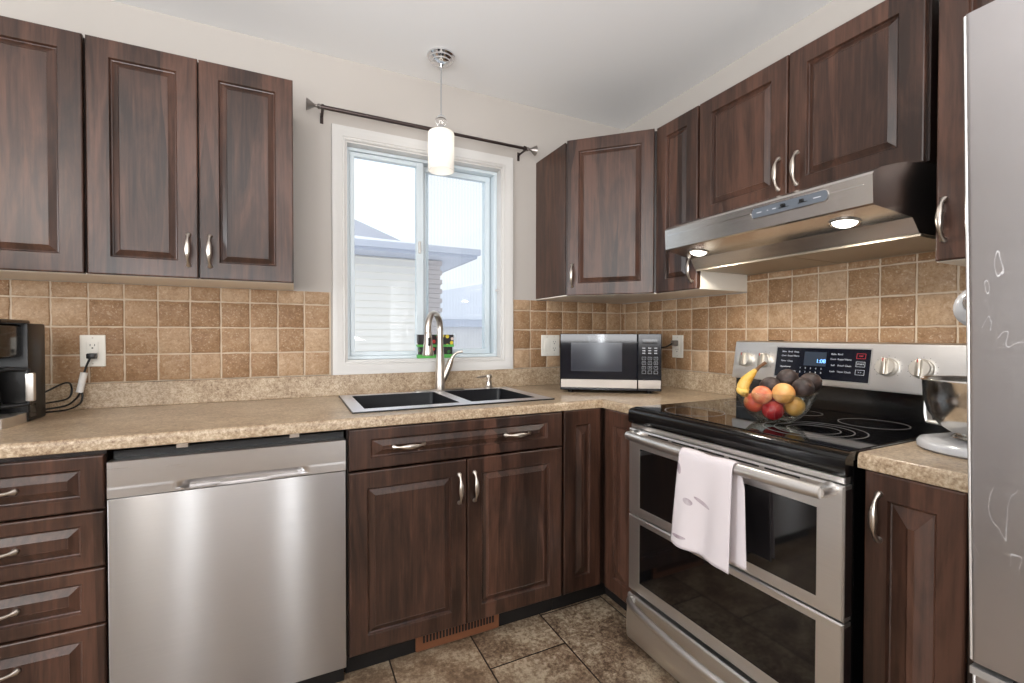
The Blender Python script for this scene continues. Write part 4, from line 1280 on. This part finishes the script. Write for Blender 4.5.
# ================================================================== REFRIGERATOR
c = empty('refrigerator', (0, -1.8995, 0), -PI/2, 'large scratched stainless refrigerator cropped by the right edge', 'refrigerator')
FWd = 0.83
c.rotation_euler = (0, R(-1.1), -PI/2)   # the refrigerator leans very slightly toward the range
obj('body', boxes((0.004, FWd-.004, -0.775, -0.03, 0.02, 1.700), bev=0.004), FRIDGE_SIDE, c)
def rdoor(x0, x1, z0, z1, name):
    bm = bmesh.new()
    r = 0.012
    pts = [(x0, -0.785), (x1, -0.785)]
    for k in range(5): a = R(0-90*k/4); pts.append((x1-r+r*math.cos(a), -0.860+r+r*math.sin(a)))
    for k in range(5): a = R(-90-90*k/4); pts.append((x0+r+r*math.cos(a), -0.860+r+r*math.sin(a)))
    prism(bm, pts, z0, z1)
    d = obj(name, bm, FRIDGE, c, ang=0.5)
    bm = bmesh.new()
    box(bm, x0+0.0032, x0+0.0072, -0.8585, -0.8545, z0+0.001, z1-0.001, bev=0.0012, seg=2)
    obj('edge_highlight', bm, simple('painted_edge_highlight', rgb(236, 234, 232), 0.3, 0.6), d)  # pale strip standing in for the highlight along the rounded door edge
    return d
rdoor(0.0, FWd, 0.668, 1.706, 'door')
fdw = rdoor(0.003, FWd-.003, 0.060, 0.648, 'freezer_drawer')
bm = bmesh.new()
tube(bm, [(0.07, -0.855, 0.600), (0.07, -0.905, 0.600), (0.09, -0.915, 0.600), (FWd-.09, -0.915, 0.600), (FWd-.07, -0.905, 0.600), (FWd-.07, -0.855, 0.600)], 0.012, 12)
obj('handle', bm, NICKEL, fdw)
bm = bmesh.new()
prism(bm, [(0.004, -0.862), (0.052, -0.862), (0.036, -0.800), (0.004, -0.800)], 0.6485, 0.660)
obj('door_hinge', bm, simple('hinge_silver', rgb(190, 190, 190), 0.35, 0.8), c)
obj('kick_grille', boxes((0.01, FWd-.01, -0.80, -0.775, 0.0, 0.055)), BLACK, c)

# ================================================================== STAND MIXER
MX, MY = -0.372, -1.745
c = empty('stand_mixer', (MX, MY, CT), -PI/2, 'silver grey stand mixer with steel bowl partly hidden by the refrigerator', 'mixer')
MG = simple('mixer_grey_enamel', rgb(196, 196, 198), 0.2, 0.1)
# local -y is toward the room (world -x), column toward the wall at local +y
bm = bmesh.new()
pts = []
for k in range(17): a = R(180+180*k/16); pts.append((0.118*math.cos(a), 0.118*math.sin(a)))
pts += [(0.085, 0.16), (0.07, 0.235), (-0.07, 0.235), (-0.085, 0.16)]
def ring2(s, z): return [bm.verts.new((x*s, y*s if y < 0 else y*(1-(1-s)*0.5), z)) for x, y in pts]
Ls = [ring2(0.94, 0.0), ring2(1.0, 0.005), ring2(1.0, 0.015), ring2(0.96, 0.022), ring2(0.86, 0.025)]
for a, b in zip(Ls, Ls[1:]):
    n = len(a)
    for i in range(n): bm.faces.new([a[i], a[(i+1) % n], b[(i+1) % n], b[i]])
bm.faces.new(Ls[0][::-1]); bm.faces.new(Ls[-1])
obj('base', bm, MG, c, ang=0.9)
bm = bmesh.new()
tube(bm, [(0, 0.185, 0.02), (0, 0.178, 0.10), (0, 0.165, 0.18), (0, 0.155, 0.25)], [0.058, 0.050, 0.050, 0.056], 24, 4)
obj('column', bm, MG, c)
bm = bmesh.new()
tube(bm, [(0, 0.27, 0.340), (0, 0.255, 0.340), (0, 0.20, 0.345), (0, 0.10, 0.348), (0, 0.01, 0.346), (0, -0.034, 0.338), (0, -0.048, 0.335)], [0.01, 0.046, 0.059, 0.061, 0.056, 0.046, 0.034], 28, 5)
hd = obj('motor_head', bm, MG, c, ang=1.0)
bm = bmesh.new(); lathe(bm, [(0.0, -0.054), (0.022, -0.054), (0.025, -0.050), (0.025, -0.040), (0, -0.040)], 24, (0, 0, 0.354), 'y')
obj('hub_cap', bm, CHROME, hd)
bm = bmesh.new()
lathe(bm, [(0, 0.226), (0.030, 0.226), (0.036, 0.232), (0.038, 0.27), (0.036, 0.30)], 24, (0, 0.035, 0))
obj('beater_collar', bm, MG, hd)
bm = bmesh.new(); tube(bm, [(0, 0.035, 0.09), (0, 0.035, 0.235)], 0.008, 10)
obj('beater_shaft', bm, NICKEL, hd)
obj('name_band', boxes((-0.0615, -0.0560, 0.03, 0.15, 0.330, 0.346), (0.0560, 0.0615, 0.03, 0.15, 0.330, 0.346), bev=0.0005), simple('band_grey', rgb(170, 170, 172), 0.3, 0.6), hd)
bm = bmesh.new()
R_ = 0.110
lathe(bm, [(0, 0.036), (0.045, 0.036), (0.050, 0.040), (0.078, 0.060), (0.098, 0.090), (0.107, 0.125), (R_, 0.167), (R_+.004, 0.170), (R_+.002, 0.173), (R_-.003, 0.170), (0.104, 0.125), (0.095, 0.092), (0.075, 0.064), (0.045, 0.043), (0, 0.042)], 48)
lathe(bm, [(0, 0.0325), (0.055, 0.0325), (0.050, 0.037), (0, 0.037)], 32)
bo = obj('mixing_bowl', bm, simple('polished_steel_bowl', rgb(222, 219, 214), 0.17, 1.0), c, ang=1.0)
bm = bmesh.new()
ha = R(152)
hd_ = Vector((math.cos(ha), math.sin(ha), 0))
# handle on the side that faces the range
def hp_(r, z, s=0.0):
    pv = Vector((-hd_.y, hd_.x, 0))
    return hd_*r + pv*s + Vector((0, 0, z))
for s in (-0.010, 0.010):
    tube(bm, [hp_(0.108, 0.150, s), hp_(0.128, 0.152, s), hp_(0.150, 0.128, s)], 0.0035, 8)
tube(bm, [hp_(0.104, 0.148), hp_(0.130, 0.150), hp_(0.140, 0.134), hp_(0.147, 0.128), hp_(0.150, 0.08), hp_(0.146, 0.052), hp_(0.135, 0.048), hp_(0.072, 0.050)], 0.0055, 8, 3, flat=(1.0, 1.8))
obj('bowl_handle', bm, simple('satin_handle_steel', rgb(228, 226, 224), 0.35, 0.8), bo)

# ================================================================== FRUIT BOWL AND FRUIT
BC = Vector((-0.455, -1.288, 0.9158))
c = empty('fruit_bowl', tuple(BC), 0, 'clear glass fruit bowl heaped with fruit on the black cooktop', 'bowl')
bm = bmesh.new()
lathe(bm, [(0, 0.0), (0.048, 0.0), (0.052, 0.003), (0.071, 0.018), (0.095, 0.047), (0.111, 0.083), (0.1145, 0.094), (0.1150, 0.097), (0.1130, 0.098), (0.1115, 0.094), (0.108, 0.082), (0.092, 0.048), (0.068, 0.020), (0.048, 0.007), (0, 0.006)], 56)
obj('glass_body', bm, BOWL_GLASS, c, ang=1.2)

def fruit_mat(name, a, b, c3, sc=14, rough=0.45, bumpy=0.0):
    n = NT(name)
    f = n.noise(n.pos(), sc, 4, 0.6)
    g = n.noise(n.pos(), 420 if not bumpy else 260, 3, 0.6)
    cc = n.ramp(f, [(0.36, a), (0.5, b), (0.64, c3)])
    n.p(base=cc, rough=rough, normal=n.bump(g, 0.1+bumpy, 0.0012))
    return n.m
AVO = fruit_mat('dark_avocado_skin', rgb(36, 27, 25), rgb(56, 43, 40), rgb(78, 62, 56), 30, 0.55, 0.5)
PEACH_R = fruit_mat('red_peach_skin', rgb(205, 60, 48), rgb(220, 96, 68), rgb(236, 164, 100), 12)
PEACH_P = fruit_mat('blushed_peach_skin', rgb(196, 72, 56), rgb(214, 118, 84), rgb(226, 168, 116), 16)
PEACH_Y = fruit_mat('golden_peach_skin', rgb(206, 128, 66), rgb(214, 152, 84), rgb(222, 172, 106), 14)
APPLE = fruit_mat('red_apple_skin', rgb(140, 26, 34), rgb(172, 42, 46), rgb(198, 84, 70), 16, 0.25)
PLUM_Y = fruit_mat('amber_pear_skin', rgb(176, 124, 60), rgb(196, 146, 76), rgb(206, 166, 96), 16)
def fruit(name, label, cat, p, r, mat, sy=1.0, rot=(0, 0, 0), crease=0.0, stem=True, group=None):
    e = empty(name, p, 0, label, cat, group)
    bm = bmesh.new()
    nu_, nv_ = 28, 18
    def F(i, j):
        th = PI*j/nv_; ph = 2*PI*i/nu_
        rr_ = r*(1 - crease*math.exp(-((math.sin(ph/2))/0.16)**2)*math.sin(th))
        dz = -0.16*r*math.exp(-(th/0.35)**2) if stem else 0
        rx_ = rr_*math.sin(th)*(1+0.10*math.cos(th)*(sy > 1.05))
        return Vector((rx_*math.cos(ph), rx_*math.sin(ph), r*sy*math.cos(th)+dz))
    top = bm.verts.new(F(0, 0)); bot = bm.verts.new(F(0, nv_))
    rows_ = [[bm.verts.new(F(i, j)) for i in range(nu_)] for j in range(1, nv_)]
    for i in range(nu_):
        k = (i+1) % nu_
        bm.faces.new([top, rows_[0][i], rows_[0][k]]); bm.faces.new([bot, rows_[-1][k], rows_[-1][i]])
        for a, b in zip(rows_, rows_[1:]): bm.faces.new([a[i], b[i], b[k], a[k]])
    s = obj('skin', bm, mat, e, rot=rot, ang=3.0)
    bm = bmesh.new()
    z0 = r*sy-0.16*r if stem else r*sy-0.001
    lathe(bm, [(0, z0-.003), (0.0032, z0-.003), (0.0036, z0+0.002), (0.002, z0+0.004), (0, z0+.004)], 8)
    obj('stem', bm, simple('dry_stem', rgb(74, 52, 36), 0.8), s)
    return e
def B3(x, y, z): return (x, y, z)
# bottom layer
fruit('apple', 'red apple at the bottom left of the glass bowl', 'fruit', (-0.4985, -1.2481, 0.9738), 0.031, PEACH_R, rot=(-0.6, 0.4, 0))
fruit('apple', 'deep red apple low in the front middle of the glass bowl', 'fruit', (-0.4934, -1.3081, 0.9574), 0.031, APPLE, rot=(-0.9, 0.5, 0))
fruit('pear', 'amber yellow pear low at the right side of the glass bowl', 'fruit', (-0.4452, -1.3441, 0.9699), 0.029, PLUM_Y, 1.08, rot=(-0.4, 0.9, 0))
fruit('apple', 'dark red apple at the back of the glass bowl under the avocados', 'fruit', (-0.4065, -1.2796, 0.978), 0.032, APPLE)
# second layer
fruit('peach', 'red and orange peach resting at the front left of the bowl', 'fruit', (-0.5250, -1.2925, 1.0041), 0.029, PEACH_P, rot=(-1.0, 0.9, 0.3), crease=0.12)
fruit('peach', 'golden yellow peach resting at the front centre of the bowl', 'fruit', (-0.4895, -1.3385, 1.0127), 0.0315, PEACH_Y, rot=(-0.8, 0.9, 0.5), crease=0.10)
for lab, p, r, sy, rt in (
        ('dark brown avocado on the left of the four avocados in the bowl', (-0.4651, -1.2776, 1.0245), 0.0315, 1.06, (1.2, -0.6, 0)),
        ('dark brown avocado at the very back top of the fruit heap', (-0.407, -1.2957, 1.0485), 0.031, 1.08, (0.7, 0.8, 0)),
        ('dark brown avocado on the far right of the fruit heap', (-0.3663, -1.3433, 1.0408), 0.0305, 1.07, (1.3, 0.5, 0)),
        ('dark brown avocado in front on the right, above the bowl rim', (-0.4249, -1.3557, 1.0272), 0.030, 1.06, (1.1, -0.7, 0))):
    fruit('avocado', lab, 'fruit', p, r, AVO, sy, rt, stem=False)
BAN = fruit_mat('banana_skin', rgb(196, 146, 48), rgb(216, 170, 70), rgb(226, 186, 96), 22, 0.45)
c = empty('banana', (-0.53, -1.24, 1.0), 0, 'yellow banana standing up at the left rim of the bowl with its stem leaning right', 'fruit')
o_ = Vector((-0.53, -1.24, 1.0))
bp_ = [Vector(p)-o_ for p in ((-0.523, -1.243, 1.001), (-0.5295, -1.2375, 1.006), (-0.5335, -1.2335, 1.0233), (-0.5275, -1.2415, 1.0465), (-0.5195, -1.2547, 1.0663), (-0.5133, -1.2639, 1.0811))]
bm = bmesh.new(); tube(bm, bp_, [0.009, 0.0165, 0.0190, 0.0170, 0.0115, 0.006], 10, 5)
s = obj('skin', bm, BAN, c, ang=1.2)
bm = bmesh.new(); tube(bm, [bp_[-1]-Vector((0, 0, .003)), Vector((-0.507, -1.2731, 1.0915))-o_, Vector((-0.498, -1.2867, 1.1042))-o_], [0.0058, 0.0045, 0.0055], 8, 3)
obj('stem', bm, simple('brown_banana_stem', rgb(110, 76, 48), 0.7), c)
c = empty('banana', (-0.545, -1.25, 1.0), 0, 'short yellow banana lying along the left rim of the bowl below the other', 'fruit')
o_ = Vector((-0.545, -1.25, 1.0))
bm = bmesh.new(); tube(bm, [Vector(p)-o_ for p in ((-0.561, -1.233, 1.022), (-0.556, -1.2385, 1.013), (-0.550, -1.2470, 1.009), (-0.543, -1.2580, 1.013))], [0.004, 0.0095, 0.0105, 0.006], 10, 5)
obj('skin', bm, BAN, c, ang=1.2)

# ================================================================== OUTSIDE
SIDING = simple('cream_vinyl_siding', rgb(246, 242, 234), 0.6)
SNOW = simple('snow', rgb(240, 243, 250), 0.8)
FASCIA = simple('pale_grey_eave', rgb(196, 201, 214), 0.5)
GZ = -0.9
struct('ground', boxes((-60, 80, 0.6, 120, GZ-0.2, GZ)), SNOW)
c = empty('neighbour_house', (-2.5, 5.35, GZ), 0, 'neighbouring house with cream siding and a snowy roof seen through the window', 'house')
ho = Vector((2.5, -5.35, -GZ))
bm = bmesh.new()
lap = 0.115
z = GZ
prf = []
while z < 2.47:
    z2 = min(z+lap, 2.47)
    prf.append((5.345, z)); prf.append((5.378, z2)); z = z2
prf += [(8.0, 2.47), (8.0, GZ)]
prism(bm, [(y, z) for y, z in prf], -7.0, 0.26, 'x')
obj('siding_wall', bm, SIDING, c, loc=ho, ang=0.1)
bm = bmesh.new()
zz = GZ; k = 0
while zz < 2.44:
    w_ = 0.50 if k % 2 else 0.465
    box(bm, 0.262, w_, 5.315, 5.6, zz, min(zz+0.075, 2.46)); zz += 0.080; k += 1
obj('brick_corner', bm, simple('pale_brick', rgb(196, 186, 182), 0.8), c, loc=ho)
bm = bmesh.new()
prism(bm, [(-7.4, 4.85), (0.935, 4.85), (0.935, 8.6), (-7.4, 8.6)], 2.465, 2.485)
box(bm, -7.4, 0.95, 4.83, 4.85, 2.455, 2.60); box(bm, 0.935, 0.95, 4.85, 8.6, 2.455, 2.60)
box(bm, -7.4, 0.98, 4.74, 4.83, 2.50, 2.595)
obj('eave', bm, FASCIA, c, loc=ho)
bm = bmesh.new()
# low hip roof
A_ = [(-7.4, 4.83, 2.6), (0.95, 4.83, 2.6), (0.95, 8.6, 2.6), (-7.4, 8.6, 2.6)]; T_ = [(-5.5, 6.7, 3.05), (-0.9, 6.7, 3.05)]
va = [bm.verts.new(p) for p in A_]; vt = [bm.verts.new(p) for p in T_]
bm.faces.new([va[0], va[1], vt[1], vt[0]]); bm.faces.new([va[1], va[2], vt[1]]); bm.faces.new([va[2], va[3], vt[0], vt[1]]); bm.faces.new([va[3], va[0], vt[0]]); bm.faces.new(va[::-1])
obj('snowy_roof', bm, SNOW, c, loc=ho, smooth=False)
bm = bmesh.new()
A_ = [(-9.0, 8.0, 2.9), (1.3, 8.0, 2.95), (1.3, 12.5, 2.95), (-9, 12.5, 2.9)]; T_ = [(-6.0, 9.5, 5.55), (-4.5, 9.5, 5.55)]
va = [bm.verts.new(p) for p in A_]; vt = [bm.verts.new(p) for p in T_]
bm.faces.new([va[0], va[1], vt[1], vt[0]]); bm.faces.new([va[1], va[2], vt[1]]); bm.faces.new([va[2], va[3], vt[0], vt[1]]); bm.faces.new([va[3], va[0], vt[0]]); bm.faces.new(va[::-1])
obj('upper_roof', bm, simple('grey_shingle', rgb(186, 189, 200), 0.8), c, loc=ho, smooth=False)
c = empty('distant_house', (11, 24, GZ), 0, 'low distant building with snow on its flat roof beyond the neighbour', 'house')
bm = boxes((-10, 9, -2, 4, 0, 2.55)); obj('wall', bm, simple('off_white_stucco', rgb(225, 222, 220), 0.8), c)
bm = boxes((-10.3, 9.3, -2.3, 4.3, 2.55, 2.95)); obj('roof_edge', bm, FASCIA, c)
bm = bmesh.new()
prism(bm, [(-10.2, 2.96), (9.2, 2.96), (6.5, 4.1), (-2, 5.2), (-7, 4.2)], -2.2, 4.2, 'y'); obj('roof_snow', bm, SNOW, c)
